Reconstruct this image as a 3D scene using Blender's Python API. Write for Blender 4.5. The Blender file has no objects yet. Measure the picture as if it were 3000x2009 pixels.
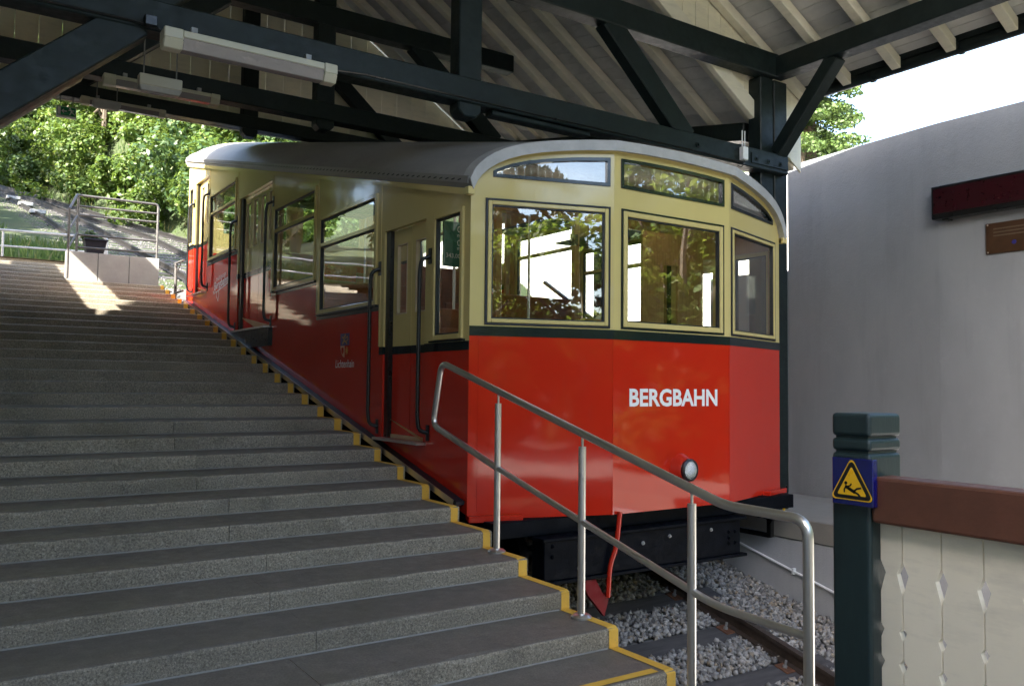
import bpy, bmesh, math, random
import numpy as np
from mathutils import Vector, Matrix

random.seed(7); rng = np.random.default_rng(7)
scn = bpy.context.scene
col = scn.collection

# ------------------------------------------------------------------ camera
cam_d = bpy.data.cameras.new('camera'); cam = bpy.data.objects.new('camera', cam_d); col.objects.link(cam)
cam_d.sensor_width = 36.0; cam_d.lens = 29.733; cam_d.clip_start = 0.05; cam_d.clip_end = 600
_yaw, _pit, _rol = 0.5933, 0.0492, 0.0108
_f = Vector((math.sin(_yaw)*math.cos(_pit), math.cos(_yaw)*math.cos(_pit), math.sin(_pit)))
_r0 = Vector((math.cos(_yaw), -math.sin(_yaw), 0)); _u0 = _r0.cross(_f)
_r = _r0*math.cos(_rol)+_u0*math.sin(_rol); _u = _u0*math.cos(_rol)-_r0*math.sin(_rol)
cam.matrix_world = Matrix(((_r.x,_u.x,-_f.x,0),(_r.y,_u.y,-_f.y,0),(_r.z,_u.z,-_f.z,1.583),(0,0,0,1)))
scn.camera = cam

# ------------------------------------------------------------------ sky, sun, exposure
SUN_DIR = Vector((0.72, 0.32, -0.60)).normalized()      # the way the light travels
world = bpy.data.worlds.new('World'); scn.world = world; world.use_nodes = True
wn = world.node_tree; bg = wn.nodes['Background']
sky = wn.nodes.new('ShaderNodeTexSky'); sky.sky_type = 'NISHITA'; sky.sun_disc = False
sky.sun_elevation = math.asin(-SUN_DIR.z); sky.sun_rotation = math.atan2(-SUN_DIR.x, -SUN_DIR.y)
sky.air_density = 1.0; sky.dust_density = 2.6; sky.ozone_density = 1.0
wn.links.new(sky.outputs[0], bg.inputs[0]); bg.inputs[1].default_value = 0.15
sun_d = bpy.data.lights.new('sun', 'SUN'); sun_d.energy = 5.0; sun_d.angle = math.radians(0.53); sun_d.color = (1, 0.94, 0.84)
sun = bpy.data.objects.new('sun', sun_d); col.objects.link(sun); sun.location = (-30, -20, 40)
sun.rotation_euler = SUN_DIR.to_track_quat('-Z', 'Y').to_euler()
vs = scn.view_settings; vs.view_transform = 'Standard'; vs.look = 'None'; vs.gamma = 1.0; vs.exposure = 2.75
vs.use_curve_mapping = False
scn.render.engine = 'CYCLES'
cy = scn.cycles; cy.max_bounces = 8; cy.diffuse_bounces = 4; cy.glossy_bounces = 4; cy.transmission_bounces = 6; cy.transparent_max_bounces = 16
cy.caustics_reflective = False; cy.caustics_refractive = False; cy.use_denoising = True; cy.sample_clamp_indirect = 6

# ------------------------------------------------------------------ materials
MATS = {}
def new_mat(name):
    m = bpy.data.materials.new(name); m.use_nodes = True; MATS[name] = m
    nt = m.node_tree; b = nt.nodes['Principled BSDF']
    return m, nt, b
def N(nt, t, **kw):
    n = nt.nodes.new(t)
    for k, v in kw.items():
        if k in n.inputs: n.inputs[k].default_value = v
        else: setattr(n, k, v)
    return n
def ramp(nt, src, stops):
    r = nt.nodes.new('ShaderNodeValToRGB'); e = r.color_ramp.elements
    while len(e) < len(stops): e.new(0.5)
    for el, (p, c) in zip(e, stops):
        el.position = p; el.color = (c[0], c[1], c[2], 1) if not isinstance(c, (int, float)) else (c, c, c, 1)
    nt.links.new(src, r.inputs[0]); return r.outputs[0]
def mixc(nt, fac, a, b, mode='MIX'):
    m = nt.nodes.new('ShaderNodeMix'); m.data_type = 'RGBA'; m.blend_type = mode
    if isinstance(fac, (int, float)): m.inputs[0].default_value = fac
    else: nt.links.new(fac, m.inputs[0])
    for s, v in ((6, a), (7, b)):
        if isinstance(v, tuple): m.inputs[s].default_value = (v[0], v[1], v[2], 1)
        else: nt.links.new(v, m.inputs[s])
    return m.outputs[2]
def noise(nt, scale, detail=4, rough=.55, vec=None, stretch=None, coord='Object'):
    n = nt.nodes.new('ShaderNodeTexNoise'); n.inputs['Scale'].default_value = scale
    n.inputs['Detail'].default_value = detail; n.inputs['Roughness'].default_value = rough
    tc = nt.nodes.new('ShaderNodeTexCoord') if coord != 'World' else nt.nodes.new('ShaderNodeNewGeometry')
    out = tc.outputs['Object'] if coord == 'Object' else (tc.outputs['Position'] if coord == 'World' else tc.outputs[coord])
    if stretch:
        mp = nt.nodes.new('ShaderNodeMapping'); mp.inputs['Scale'].default_value = stretch
        nt.links.new(out, mp.inputs[0]); out = mp.outputs[0]
    nt.links.new(out, n.inputs['Vector']); return n.outputs['Fac']
def bump(nt, b, h, strength=.3, dist=.01):
    n = nt.nodes.new('ShaderNodeBump'); n.inputs['Strength'].default_value = strength; n.inputs['Distance'].default_value = dist
    nt.links.new(h, n.inputs['Height']); nt.links.new(n.outputs[0], b.inputs['Normal']); return n
def simple(name, c, rough=.5, metal=0.0, var=.12, scale=6, coat=0, bumpv=0, bscale=60):
    m, nt, b = new_mat(name)
    b.inputs['Roughness'].default_value = rough; b.inputs['Metallic'].default_value = metal
    if coat: b.inputs['Coat Weight'].default_value = coat; b.inputs['Coat Roughness'].default_value = .06
    f = noise(nt, scale, 5, .6, coord='World')
    lo = tuple(x*(1-var) for x in c); hi = tuple(min(1, x*(1+var)) for x in c)
    nt.links.new(ramp(nt, f, [(.3, lo), (.7, hi)]), b.inputs['Base Color'])
    rr = ramp(nt, noise(nt, scale*2.3, 4, .6, coord='World'), [(.3, max(.03, rough*.8)), (.7, min(1, rough*1.25))])
    nt.links.new(rr, b.inputs['Roughness'])
    if bumpv: bump(nt, b, noise(nt, bscale, 4, .6, coord='World'), bumpv, .01)
    return m

def paint(name, c, dirt=(.12,.1,.08), rough=.16, wob=.02):
    m, nt, b = new_mat(name)
    f = noise(nt, 2.2, 6, .65, coord='World')
    base = mixc(nt, ramp(nt, f, [(.35, 0), (.75, .12)]), c, tuple(x*.75 for x in c))
    g = noise(nt, 9, 6, .7, coord='World', stretch=(1, 1, .25))
    base = mixc(nt, ramp(nt, g, [(.55, 0), (.85, .10)]), base, dirt)
    nt.links.new(base, b.inputs['Base Color'])
    nt.links.new(ramp(nt, noise(nt, 14, 4, .6, coord='World'), [(.3, rough*.8), (.75, rough*1.6)]), b.inputs['Roughness'])
    b.inputs['Coat Weight'].default_value = .15; b.inputs['Coat Roughness'].default_value = .05
    if wob: bump(nt, b, noise(nt, 1.4, 2, .4, coord='World'), wob, .25)
    return m
paint('red_paint', (.52, .023, .009), rough=.05, wob=.014)
paint('cream_paint', (.60, .49, .20), dirt=(.25,.2,.1), rough=.07, wob=.022)
paint('belt_paint', (.006, .013, .016), rough=.14)
paint('black_paint', (.003, .0035, .004), dirt=(.01,.01,.01), rough=.3, wob=0)
simple('underframe_black', (.0035, .0045, .007), .5, var=.4, scale=9, bumpv=.15)
MATS['underframe_black'].node_tree.nodes['Principled BSDF'].inputs['Specular IOR Level'].default_value = .06
simple('red_matte', (.20, .006, .006), .75)
simple('rubber_black', (.008, .010, .011), .45)
m, nt, b = new_mat('steel_bright'); b.inputs['Base Color'].default_value = (.66, .64, .61, 1); b.inputs['Metallic'].default_value = 1; b.inputs['Roughness'].default_value = .33
simple('galvanised', (.30, .30, .30), .55, .6, var=.2, scale=14)
simple('railing_dark', (.10, .095, .09), .5, .3, var=.2, scale=14)
simple('rail_steel', (.045, .032, .025), .55, .1, var=.35, scale=12)
simple('rail_dark', (.011, .009, .008), .6, var=.3, scale=12)
simple('rail_head', (.38, .36, .34), .3, 1.0, var=.15)
simple('rust', (.12, .05, .025), .8, var=.4, scale=18, bumpv=.3)
simple('sign_blue', (.001, .004, .095), .2, coat=.3)
simple('sign_yellow', (.80, .46, .01), .3)
simple('sign_black', (.006, .006, .006), .35)
simple('sign_white', (.80, .80, .78), .4)
simple('sign_green', (.008, .20, .06), .25)
simple('letter_white', (.80, .80, .78), .35, var=.03)
simple('logo_gold', (.55, .26, .04), .4); simple('logo_blue', (.02, .02, .16), .4); simple('logo_pale', (.62, .32, .20), .4)
simple('lamp_housing', (.50, .48, .38), .4, var=.06)
simple('box_grey', (.42, .42, .40), .5)
simple('plastic_white', (.75, .76, .77), .35)
simple('lantern_rim', (.01,.01,.012), .3)
simple('flower_pot', (.012, .012, .02), .5)
simple('rail_brown', (.105, .040, .023), .45, var=.2, scale=10, bumpv=.1)
simple('display_red', (.020, .0005, .0026), .3)
simple('plaque_bronze', (.060, .029, .014), .35, .3, var=.2, scale=7)
simple('seat_wood', (.30, .10, .028), .4, var=.25, scale=9)
simple('partition_beige', (.50, .40, .25), .5)
simple('rack_grey', (.05, .055, .065), .5)
simple('car_floor', (.09, .085, .08), .7)
simple('car_ceiling', (.26, .23, .19), .6)
simple('screen_green', (.03, .16, .10), .3)

def interior_wood():
    m, nt, b = new_mat('interior_wood')
    f = noise(nt, 5, 5, .6, coord='World', stretch=(9, 9, .6))
    nt.links.new(ramp(nt, f, [(.3, (.34, .18, .065)), (.55, (.46, .26, .10)), (.75, (.38, .21, .08))]), b.inputs['Base Color'])
    b.inputs['Roughness'].default_value = .35
interior_wood()
def timber():
    m, nt, b = new_mat('timber_green')
    f = noise(nt, 7, 6, .65, coord='World', stretch=(1, 1, 1))
    nt.links.new(ramp(nt, f, [(.25, (.0035, .008, .0085)), (.55, (.0065, .0135, .014)), (.8, (.012, .022, .022))]), b.inputs['Base Color'])
    nt.links.new(ramp(nt, noise(nt, 18, 4, .6, coord='World'), [(.3, .42), (.7, .62)]), b.inputs['Roughness'])
    b.inputs['Specular IOR Level'].default_value = .35
    bump(nt, b, noise(nt, 26, 5, .65, coord='Object', stretch=(.25, .25, 1)), .22, .006)
timber()
def cream_wood(name, c, grey):
    m, nt, b = new_mat(name)
    oi = nt.nodes.new('ShaderNodeObjectInfo')
    f = noise(nt, 3.2, 7, .7, coord='World')
    base = mixc(nt, ramp(nt, f, [(.32, 0), (.70, .75)]), c, grey)
    st = noise(nt, 30, 5, .7, coord='World', stretch=(.12, .12, .5))
    base = mixc(nt, ramp(nt, st, [(.5, 0), (.8, .45)]), base, tuple(x*.55 for x in grey))
    base = mixc(nt, ramp(nt, oi.outputs['Random'], [(0, 0), (1, .28)]), base, tuple(x*.7 for x in grey))
    nt.links.new(base, b.inputs['Base Color']); b.inputs['Roughness'].default_value = .6
    bump(nt, b, noise(nt, 40, 4, .6, coord='World', stretch=(.3, .3, 1)), .12, .004)
cream_wood('board_cream', (.84, .78, .60), (.74, .70, .58))
cream_wood('rafter_cream', (.82, .77, .63), (.70, .67, .58))
cream_wood('deck_white', (.68, .68, .67), (.50, .50, .50))
cream_wood('picket_white', (.84, .78, .63), (.79, .74, .62))
def granite():
    m, nt, b = new_mat('granite')
    oi = nt.nodes.new('ShaderNodeObjectInfo')
    sp = noise(nt, 95, 4, .8, coord='World'); big = noise(nt, 1.6, 6, .65, coord='World')
    base = ramp(nt, sp, [(.34, (.09, .075, .054)), (.46, (.30, .255, .188)), (.56, (.42, .36, .27)), (.68, (.74, .645, .50))])
    base = mixc(nt, ramp(nt, big, [(.42, 0), (.75, .45)]), base, (.13, .115, .085))
    g = nt.nodes.new('ShaderNodeNewGeometry'); sx = nt.nodes.new('ShaderNodeSeparateXYZ'); nt.links.new(g.outputs['Normal'], sx.inputs[0])
    top = ramp(nt, sx.outputs['Z'], [(.5, 0), (.9, 1)])
    tread_tone = mixc(nt, ramp(nt, noise(nt, 5, 6, .65, coord='World'), [(.3, (0.0)), (.7, 1.0)]), (.095, .079, .065), (.140, .118, .098))  # faces turned upward take a darker base tone than the risers
    tsp = mixc(nt, .22, tread_tone, base)
    base = mixc(nt, top, base, tsp)
    base = mixc(nt, ramp(nt, oi.outputs['Random'], [(0, 0), (1, .28)]), base, (.11, .10, .085))
    st = noise(nt, 2.7, 8, .72, coord='World', stretch=(1, 1.6, 1))
    base = mixc(nt, ramp(nt, st, [(.56, 0), (.70, .45)]), base, (.055, .050, .045))
    lt = noise(nt, 7, 8, .75, coord='World'); base = mixc(nt, ramp(nt, lt, [(.60, 0), (.80, .35)]), base, (.30, .285, .255))
    ms = noise(nt, 1.1, 5, .6, coord='World'); base = mixc(nt, ramp(nt, ms, [(.52, 0), (.70, .40)]), base, (.115, .10, .062))
    nt.links.new(base, b.inputs['Base Color'])
    nt.links.new(ramp(nt, noise(nt, 12, 4, .6, coord='World'), [(.3, .55), (.7, .8)]), b.inputs['Roughness'])
    mth = nt.nodes.new('ShaderNodeMath'); mth.operation = 'MULTIPLY'
    inv = nt.nodes.new('ShaderNodeMath'); inv.operation = 'SUBTRACT'; inv.inputs[0].default_value = 1.15; nt.links.new(top, inv.inputs[1])
    nt.links.new(noise(nt, 75, 5, .7, coord='World'), mth.inputs[0]); nt.links.new(inv.outputs[0], mth.inputs[1])
    bump(nt, b, mth.outputs[0], .75, .012)
granite()
def concrete(name, c, c2, sc=3, bstr=.3):
    m, nt, b = new_mat(name)
    f = noise(nt, sc, 8, .7, coord='World'); s = noise(nt, 60, 4, .7, coord='World')
    base = mixc(nt, ramp(nt, f, [(.3, 0), (.7, 1)]), c, c2)
    base = mixc(nt, ramp(nt, s, [(.45, 0), (.8, .25)]), base, tuple(x*.6 for x in c))
    nt.links.new(base, b.inputs['Base Color']); b.inputs['Roughness'].default_value = .85
    bump(nt, b, s, bstr, .006)
concrete('concrete', (.36, .35, .32), (.26, .25, .235))
concrete('platform_concrete', (.24, .23, .20), (.19, .18, .16), 2)
concrete('forecourt_paving', (.34, .325, .30), (.26, .25, .23), 1.0)
concrete('yard_paving', (.60, .57, .52), (.50, .48, .44), 1.0)
concrete('stair_base_concrete', (.10, .10, .095), (.14, .135, .125))
def plaster(name, c, c2):
    m, nt, b = new_mat(name)
    f = noise(nt, .9, 6, .6, coord='World', stretch=(1, 1, .6)); s = noise(nt, 55, 5, .65, coord='World')
    base = mixc(nt, ramp(nt, f, [(.35, 0), (.7, 1)]), c, c2)
    dr = noise(nt, 3.5, 6, .65, coord='World', stretch=(1, 1, .12)); tw = noise(nt, 4.5, 7, .75, coord='World')
    base = mixc(nt, ramp(nt, dr, [(.52, 0), (.80, .35)]), base, tuple(x*.70 for x in c2))
    base = mixc(nt, ramp(nt, tw, [(.55, 0), (.75, .22)]), base, tuple(min(1, x*1.22) for x in c))
    nt.links.new(base, b.inputs['Base Color']); b.inputs['Roughness'].default_value = .9
    ad = nt.nodes.new('ShaderNodeMath'); ad.operation = 'MULTIPLY_ADD'; ad.inputs[1].default_value = 2.5; nt.links.new(tw, ad.inputs[0]); nt.links.new(s, ad.inputs[2])
    bump(nt, b, ad.outputs[0], .35, .008)
plaster('plaster_grey', (.24, .254, .27), (.20, .212, .226))
plaster('plaster_white', (.40, .41, .43), (.34, .35, .365))
plaster('plaster_left', (.80, .76, .69), (.72, .68, .61))
def yellow():
    m, nt, b = new_mat('yellow_marking')
    f = noise(nt, 45, 6, .75, coord='World'); l = noise(nt, 4, 4, .6, coord='World')
    base = mixc(nt, ramp(nt, l, [(.3, 0), (.7, 1)]), (.74, .44, .06), (.66, .36, .035))
    base = mixc(nt, ramp(nt, f, [(.60, 0), (.72, .8)]), base, (.22, .19, .14))
    nt.links.new(base, b.inputs['Base Color']); b.inputs['Roughness'].default_value = .7
    bump(nt, b, f, .3, .004)
yellow()
concrete('mortar', (.30, .28, .245), (.22, .205, .18), 8)
def roofskin():
    m, nt, b = new_mat('car_roof_grey')
    f = noise(nt, 2.5, 7, .7, coord='World', stretch=(1, .35, 1)); s = noise(nt, 30, 5, .7, coord='World', stretch=(1, .25, 1))
    base = mixc(nt, ramp(nt, f, [(.3, 0), (.7, 1)]), (.30, .29, .275), (.22, .215, .21))
    base = mixc(nt, ramp(nt, s, [(.55, 0), (.85, .3)]), base, (.12, .115, .11))
    nt.links.new(base, b.inputs['Base Color']); b.inputs['Roughness'].default_value = .5
    bump(nt, b, noise(nt, 3, 4, .5, coord='World'), .12, .03)
roofskin()
simple('roof_lip_grey', (.40, .40, .395), .5, var=.12, scale=9)
def sleeper_mat():
    m, nt, b = new_mat('sleeper_wood')
    f = noise(nt, 6, 7, .7, coord='World', stretch=(.4, 3, 3))
    nt.links.new(ramp(nt, f, [(.3, (.035, .033, .035)), (.6, (.075, .070, .070)), (.8, (.11, .10, .095))]), b.inputs['Base Color'])
    b.inputs['Roughness'].default_value = .8; bump(nt, b, f, .4, .01)
sleeper_mat()
def island(name, stops, rough=.8, bscale=0):
    m, nt, b = new_mat(name)
    g = nt.nodes.new('ShaderNodeNewGeometry')
    c = ramp(nt, g.outputs['Random Per Island'], stops)
    nt.links.new(c, b.inputs['Base Color']); b.inputs['Roughness'].default_value = rough
    if bscale: bump(nt, b, noise(nt, bscale, 4, .7, coord='World'), .4, .006)
    return m
island('gravel', [(0, (.11, .105, .10)), (.35, (.23, .22, .208)), (.7, (.33, .318, .30)), (.85, (.24, .19, .13)), (1, (.43, .42, .40))], .9, 90)
island('gravel_far', [(0, (.06, .055, .052)), (.5, (.11, .102, .097)), (1, (.17, .158, .15))], .9)
def leafmat(name, stops, trans=.35):
    m, nt, b = new_mat(name)
    g = nt.nodes.new('ShaderNodeNewGeometry')
    c = ramp(nt, g.outputs['Random Per Island'], stops)
    nt.links.new(c, b.inputs['Base Color']); b.inputs['Roughness'].default_value = .5
    tl = nt.nodes.new('ShaderNodeBsdfTranslucent'); nt.links.new(mixc(nt, .5, c, (.16, .22, .03)), tl.inputs[0])
    mx = nt.nodes.new('ShaderNodeMixShader'); mx.inputs[0].default_value = trans
    nt.links.new(b.outputs[0], mx.inputs[1]); nt.links.new(tl.outputs[0], mx.inputs[2])
    nt.links.new(mx.outputs[0], nt.nodes['Material Output'].inputs[0])
leafmat('leaf_bright', [(0, (.05, .095, .016)), (.5, (.085, .15, .026)), (.85, (.12, .18, .032)), (1, (.17, .19, .05))], .42)
leafmat('leaf_yard', [(0, (.07, .12, .014)), (.5, (.15, .21, .024)), (1, (.26, .28, .045))], .70)
leafmat('leaf_mid', [(0, (.022, .055, .014)), (.5, (.04, .085, .02)), (1, (.07, .115, .03))])
leafmat('leaf_dark', [(0, (.010, .026, .010)), (.6, (.02, .045, .016)), (1, (.035, .065, .022))], .2)
leafmat('leaf_silver', [(0, (.10, .13, .13)), (.6, (.17, .20, .20)), (1, (.24, .27, .27))], .2)
leafmat('leaf_bronze', [(0, (.055, .055, .02)), (.6, (.09, .085, .035)), (1, (.12, .105, .05))], .3)
leafmat('leaf_conifer', [(0, (.045, .085, .02)), (.6, (.075, .125, .03)), (1, (.10, .15, .04))], .3)
leafmat('grass_blades', [(0, (.035, .075, .015)), (.6, (.06, .11, .022)), (.9, (.10, .13, .035)), (1, (.18, .16, .07))], .3)
simple('bark', (.09, .07, .05), .9, var=.4, scale=14, bumpv=.6, bscale=30)
def terrain_mat():
    m, nt, b = new_mat('terrain_ground')
    f = noise(nt, .35, 7, .65, coord='World'); s = noise(nt, 6, 6, .7, coord='World')
    base = mixc(nt, ramp(nt, f, [(.35, 0), (.65, 1)]), (.03, .055, .014), (.05, .06, .022))
    base = mixc(nt, ramp(nt, s, [(.4, 0), (.8, .7)]), base, (.022, .03, .010))
    nt.links.new(base, b.inputs['Base Color']); b.inputs['Roughness'].default_value = .95
    bump(nt, b, s, .6, .08)
terrain_mat()
concrete('ballast_far', (.13, .12, .112), (.095, .086, .08), 1.2, .8)
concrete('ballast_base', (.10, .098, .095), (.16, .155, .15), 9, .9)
concrete('gravel_path', (.42, .38, .33), (.34, .31, .27), 2, .5)
def glass():
    m, nt, b = new_mat('window_glass')
    nt.nodes.remove(b)
    gl = nt.nodes.new('ShaderNodeBsdfGlossy'); gl.inputs['Roughness'].default_value = .0; gl.inputs['Color'].default_value = (1, 1, 1, 1)
    tr = nt.nodes.new('ShaderNodeBsdfTransparent'); tr.inputs[0].default_value = (.93, .95, .935, 1)
    lw_ = nt.nodes.new('ShaderNodeLayerWeight'); lw_.inputs[0].default_value = .5
    pw = nt.nodes.new('ShaderNodeMath'); pw.operation = 'POWER'; pw.inputs[1].default_value = 4.0; nt.links.new(lw_.outputs['Facing'], pw.inputs[0])
    fr = nt.nodes.new('ShaderNodeMath'); fr.operation = 'MULTIPLY_ADD'; fr.inputs[1].default_value = .85; fr.inputs[2].default_value = .11; nt.links.new(pw.outputs[0], fr.inputs[0])
    mx = nt.nodes.new('ShaderNodeMixShader')
    nt.links.new(fr.outputs[0], mx.inputs[0]); nt.links.new(tr.outputs[0], mx.inputs[1]); nt.links.new(gl.outputs[0], mx.inputs[2])
    nt.links.new(mx.outputs[0], nt.nodes['Material Output'].inputs[0])
    f = noise(nt, .9, 2, .4, coord='World')
    bp = nt.nodes.new('ShaderNodeBump'); bp.inputs['Strength'].default_value = .02; bp.inputs['Distance'].default_value = .2
    nt.links.new(f, bp.inputs['Height']); nt.links.new(bp.outputs[0], gl.inputs['Normal'])
glass()
def diffuser():
    m, nt, b = new_mat('lamp_diffuser')
    b.inputs['Base Color'].default_value = (.36, .33, .33, 1); b.inputs['Roughness'].default_value = .15
    b.inputs['Transmission Weight'].default_value = .35
    bump(nt, b, noise(nt, 25, 3, .6, coord='World'), .3, .01)
diffuser()
def headlens():
    m, nt, b = new_mat('headlight_lens')
    b.inputs['Base Color'].default_value = (.75, .78, .78, 1); b.inputs['Roughness'].default_value = .12; b.inputs['Metallic'].default_value = .75
    w = nt.nodes.new('ShaderNodeTexVoronoi'); w.inputs['Scale'].default_value = 45
    bump(nt, b, w.outputs['Distance'], .5, .01)
headlens()
def grating():
    m, nt, b = new_mat('grating_black')
    b.inputs['Base Color'].default_value = (.008, .010, .016, 1); b.inputs['Roughness'].default_value = .45
    w = nt.nodes.new('ShaderNodeTexChecker'); w.inputs['Scale'].default_value = 55
    g = nt.nodes.new('ShaderNodeNewGeometry'); nt.links.new(g.outputs['Position'], w.inputs['Vector'])
    bump(nt, b, w.outputs['Fac'], .6, .006)
grating()

# ------------------------------------------------------------------ mesh helpers
WLOC = {}
def wl(o): return WLOC.get(o.name, Vector((0, 0, 0))) if o else Vector((0, 0, 0))
def tag(o, label=None, cat=None, group=None, kind=None):
    if label: o['label'] = label
    if cat: o['category'] = cat
    if group: o['group'] = group
    if kind: o['kind'] = kind
    return o
def thing(name, loc, label, cat, group=None, parent=None):
    o = bpy.data.objects.new(name, None); col.objects.link(o); o.empty_display_size = .2
    L = Vector(loc); o.location = L - wl(parent); o.parent = parent; WLOC[o.name] = L
    return tag(o, label, cat, group)
class MB:
    def __init__(s): s.v = []; s.f = []
    def add(s, vs, fs):
        b = len(s.v); s.v += [tuple(x) for x in vs]; s.f += [tuple(i+b for i in f) for f in fs]; return s
    def box(s, x0, x1, y0, y1, z0, z1):
        return s.hexa([(x0,y0,z0),(x1,y0,z0),(x1,y1,z0),(x0,y1,z0),(x0,y0,z1),(x1,y0,z1),(x1,y1,z1),(x0,y1,z1)])
    def hexa(s, p): return s.add(p, [(0,3,2,1),(4,5,6,7),(0,1,5,4),(1,2,6,5),(2,3,7,6),(3,0,4,7)])
    def beam(s, a, b, w, h, up=(0,0,1)):
        """bar from a to b, w across, h along the up direction"""
        a = Vector(a); b = Vector(b); d = (b-a).normalized(); up = Vector(up)
        x = d.cross(up).normalized(); z = x.cross(d).normalized()
        p = []
        for e in (a, b):
            for sx, sz in ((-1,-1),(1,-1),(1,1),(-1,1)): p.append(e + x*sx*w/2 + z*sz*h/2)
        return s.add(p, [(0,1,2,3),(7,6,5,4),(0,4,5,1),(1,5,6,2),(2,6,7,3),(3,7,4,0)])
    def tube(s, pts, r, n=10, closed=False, caps=True):
        pts = [Vector(p) for p in pts]; rs = r if isinstance(r, (list, tuple)) else [r]*len(pts)
        b = len(s.v); prev = None
        for i, p in enumerate(pts):
            d = ((pts[min(i+1, len(pts)-1)] - pts[max(i-1, 0)])).normalized()
            if prev is None:
                x = d.cross(Vector((0, 0, 1)));
                if x.length < .05: x = d.cross(Vector((1, 0, 0)))
                x.normalize()
            else:
                x = (prev - d*prev.dot(d)).normalized()
            prev = x; y = d.cross(x)
            for k in range(n):
                a = 2*math.pi*k/n; s.v.append(tuple(p + x*math.cos(a)*rs[i] + y*math.sin(a)*rs[i]))
        for i in range(len(pts)-1):
            for k in range(n):
                k2 = (k+1) % n; s.f.append((b+i*n+k, b+i*n+k2, b+(i+1)*n+k2, b+(i+1)*n+k))
        if caps:
            s.f.append(tuple(b+k for k in reversed(range(n)))); s.f.append(tuple(b+(len(pts)-1)*n+k for k in range(n)))
        return s
    def prism(s, poly, ext):
        """poly: 3-D points in order; ext: extrusion vector"""
        e = Vector(ext); n = len(poly); p = [Vector(q) for q in poly]
        return s.add([tuple(q) for q in p] + [tuple(q+e) for q in p],
                     [tuple(reversed(range(n))), tuple(range(n, 2*n))] + [(i, (i+1) % n, n+(i+1) % n, n+i) for i in range(n)])
    def lathe(s, prof, c, axis, n=24):
        """prof: (radius, distance along axis)"""
        ax = Vector(axis).normalized(); x = ax.cross(Vector((0,0,1)))
        if x.length < .05: x = ax.cross(Vector((1,0,0)))
        x.normalize(); y = ax.cross(x); b = len(s.v); c = Vector(c)
        for r, h in prof:
            for k in range(n):
                a = 2*math.pi*k/n; s.v.append(tuple(c + ax*h + (x*math.cos(a)+y*math.sin(a))*r))
        for i in range(len(prof)-1):
            for k in range(n):
                k2 = (k+1) % n; s.f.append((b+i*n+k, b+(i+1)*n+k, b+(i+1)*n+k2, b+i*n+k2))
        s.f.append(tuple(b+k for k in range(n))); s.f.append(tuple(b+(len(prof)-1)*n+k for k in reversed(range(n))))
        return s
    def build(s, name, mat, parent=None, smooth=False, bevel=0, seg=1, fixn=True, origin=None):
        v = np.array(s.v, dtype=float); lo = v.min(0); hi = v.max(0)
        c = Vector(((lo[0]+hi[0])/2, (lo[1]+hi[1])/2, lo[2])) if origin is None else Vector(origin)
        me = bpy.data.meshes.new(name); me.from_pydata([tuple(x) for x in (v - np.array(c))], [], s.f)
        if fixn:
            bm = bmesh.new(); bm.from_mesh(me); bmesh.ops.recalc_face_normals(bm, faces=bm.faces[:]); bm.to_mesh(me); bm.free()
        me.materials.append(MATS[mat])
        if smooth:
            me.shade_smooth()
            try: me.set_sharp_from_angle(angle=math.radians(40))
            except Exception: pass
        o = bpy.data.objects.new(name, me); col.objects.link(o)
        o.location = c - wl(parent); o.parent = parent; WLOC[o.name] = c
        if bevel:
            bv = o.modifiers.new('bevel', 'BEVEL'); bv.width = bevel; bv.segments = seg; bv.limit_method = 'ANGLE'; bv.angle_limit = math.radians(35)
        return o
def box(name, x0, x1, y0, y1, z0, z1, mat, parent=None, bevel=0, **k): return MB().box(x0,x1,y0,y1,z0,z1).build(name, mat, parent, bevel=bevel, **k)
def beam(name, a, b, w, h, mat, parent=None, bevel=0, up=(0,0,1)): return MB().beam(a,b,w,h,up).build(name, mat, parent, bevel=bevel)
def tube(name, pts, r, mat, parent=None, n=10): return MB().tube(pts, r, n).build(name, mat, parent, smooth=True)
def fillet(pts, r=.05, k=5):
    """round the corners of a polyline"""
    pts = [Vector(p) for p in pts]; out = [pts[0]]
    for a, b, c in zip(pts, pts[1:], pts[2:]):
        u = (a-b); v = (c-b); rr = min(r, u.length*.45, v.length*.45)
        p0 = b + u.normalized()*rr; p1 = b + v.normalized()*rr
        for i in range(k+1):
            t = i/k; out.append(p0*(1-t)**2 + b*2*t*(1-t) + p1*t*t)
    out.append(pts[-1]); return out
def text(name, body, origin, ux, uz, height, mat, parent, width=None, off=0.0, align='LEFT', shear=0, thick=.0015):
    """flat lettering: origin = lower left corner, ux/uz = reading and up directions"""
    cu = bpy.data.curves.new(name, 'FONT'); cu.body = body; cu.size = 1; cu.offset = off; cu.shear = shear; cu.resolution_u = 3
    ob = bpy.data.objects.new('t', cu); col.objects.link(ob)
    dg = bpy.context.evaluated_depsgraph_get(); me = bpy.data.meshes.new_from_object(ob.evaluated_get(dg))
    bpy.data.objects.remove(ob); n = len(me.vertices); co = np.zeros(n*3); me.vertices.foreach_get('co', co); co = co.reshape(-1, 3)
    x0, x1 = co[:,0].min(), co[:,0].max(); y0, y1 = co[:,1].min(), co[:,1].max()
    sy = height/(y1-y0); sx = (width/(x1-x0)) if width else sy
    ux = Vector(ux).normalized(); uz = Vector(uz).normalized(); nn = ux.cross(uz)
    P = np.outer((co[:,0]-x0)*sx, ux) + np.outer((co[:,1]-y0)*sy, uz) + np.outer(np.full(n, thick), nn) + np.array(origin)
    c = P.mean(0); me.vertices.foreach_set('co', (P-c).ravel()); me.materials.clear(); me.materials.append(MATS[mat]); me.update()
    o = bpy.data.objects.new(name, me); col.objects.link(o); o.location = Vector(c) - wl(parent); o.parent = parent; WLOC[o.name] = Vector(c)
    return o
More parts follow.
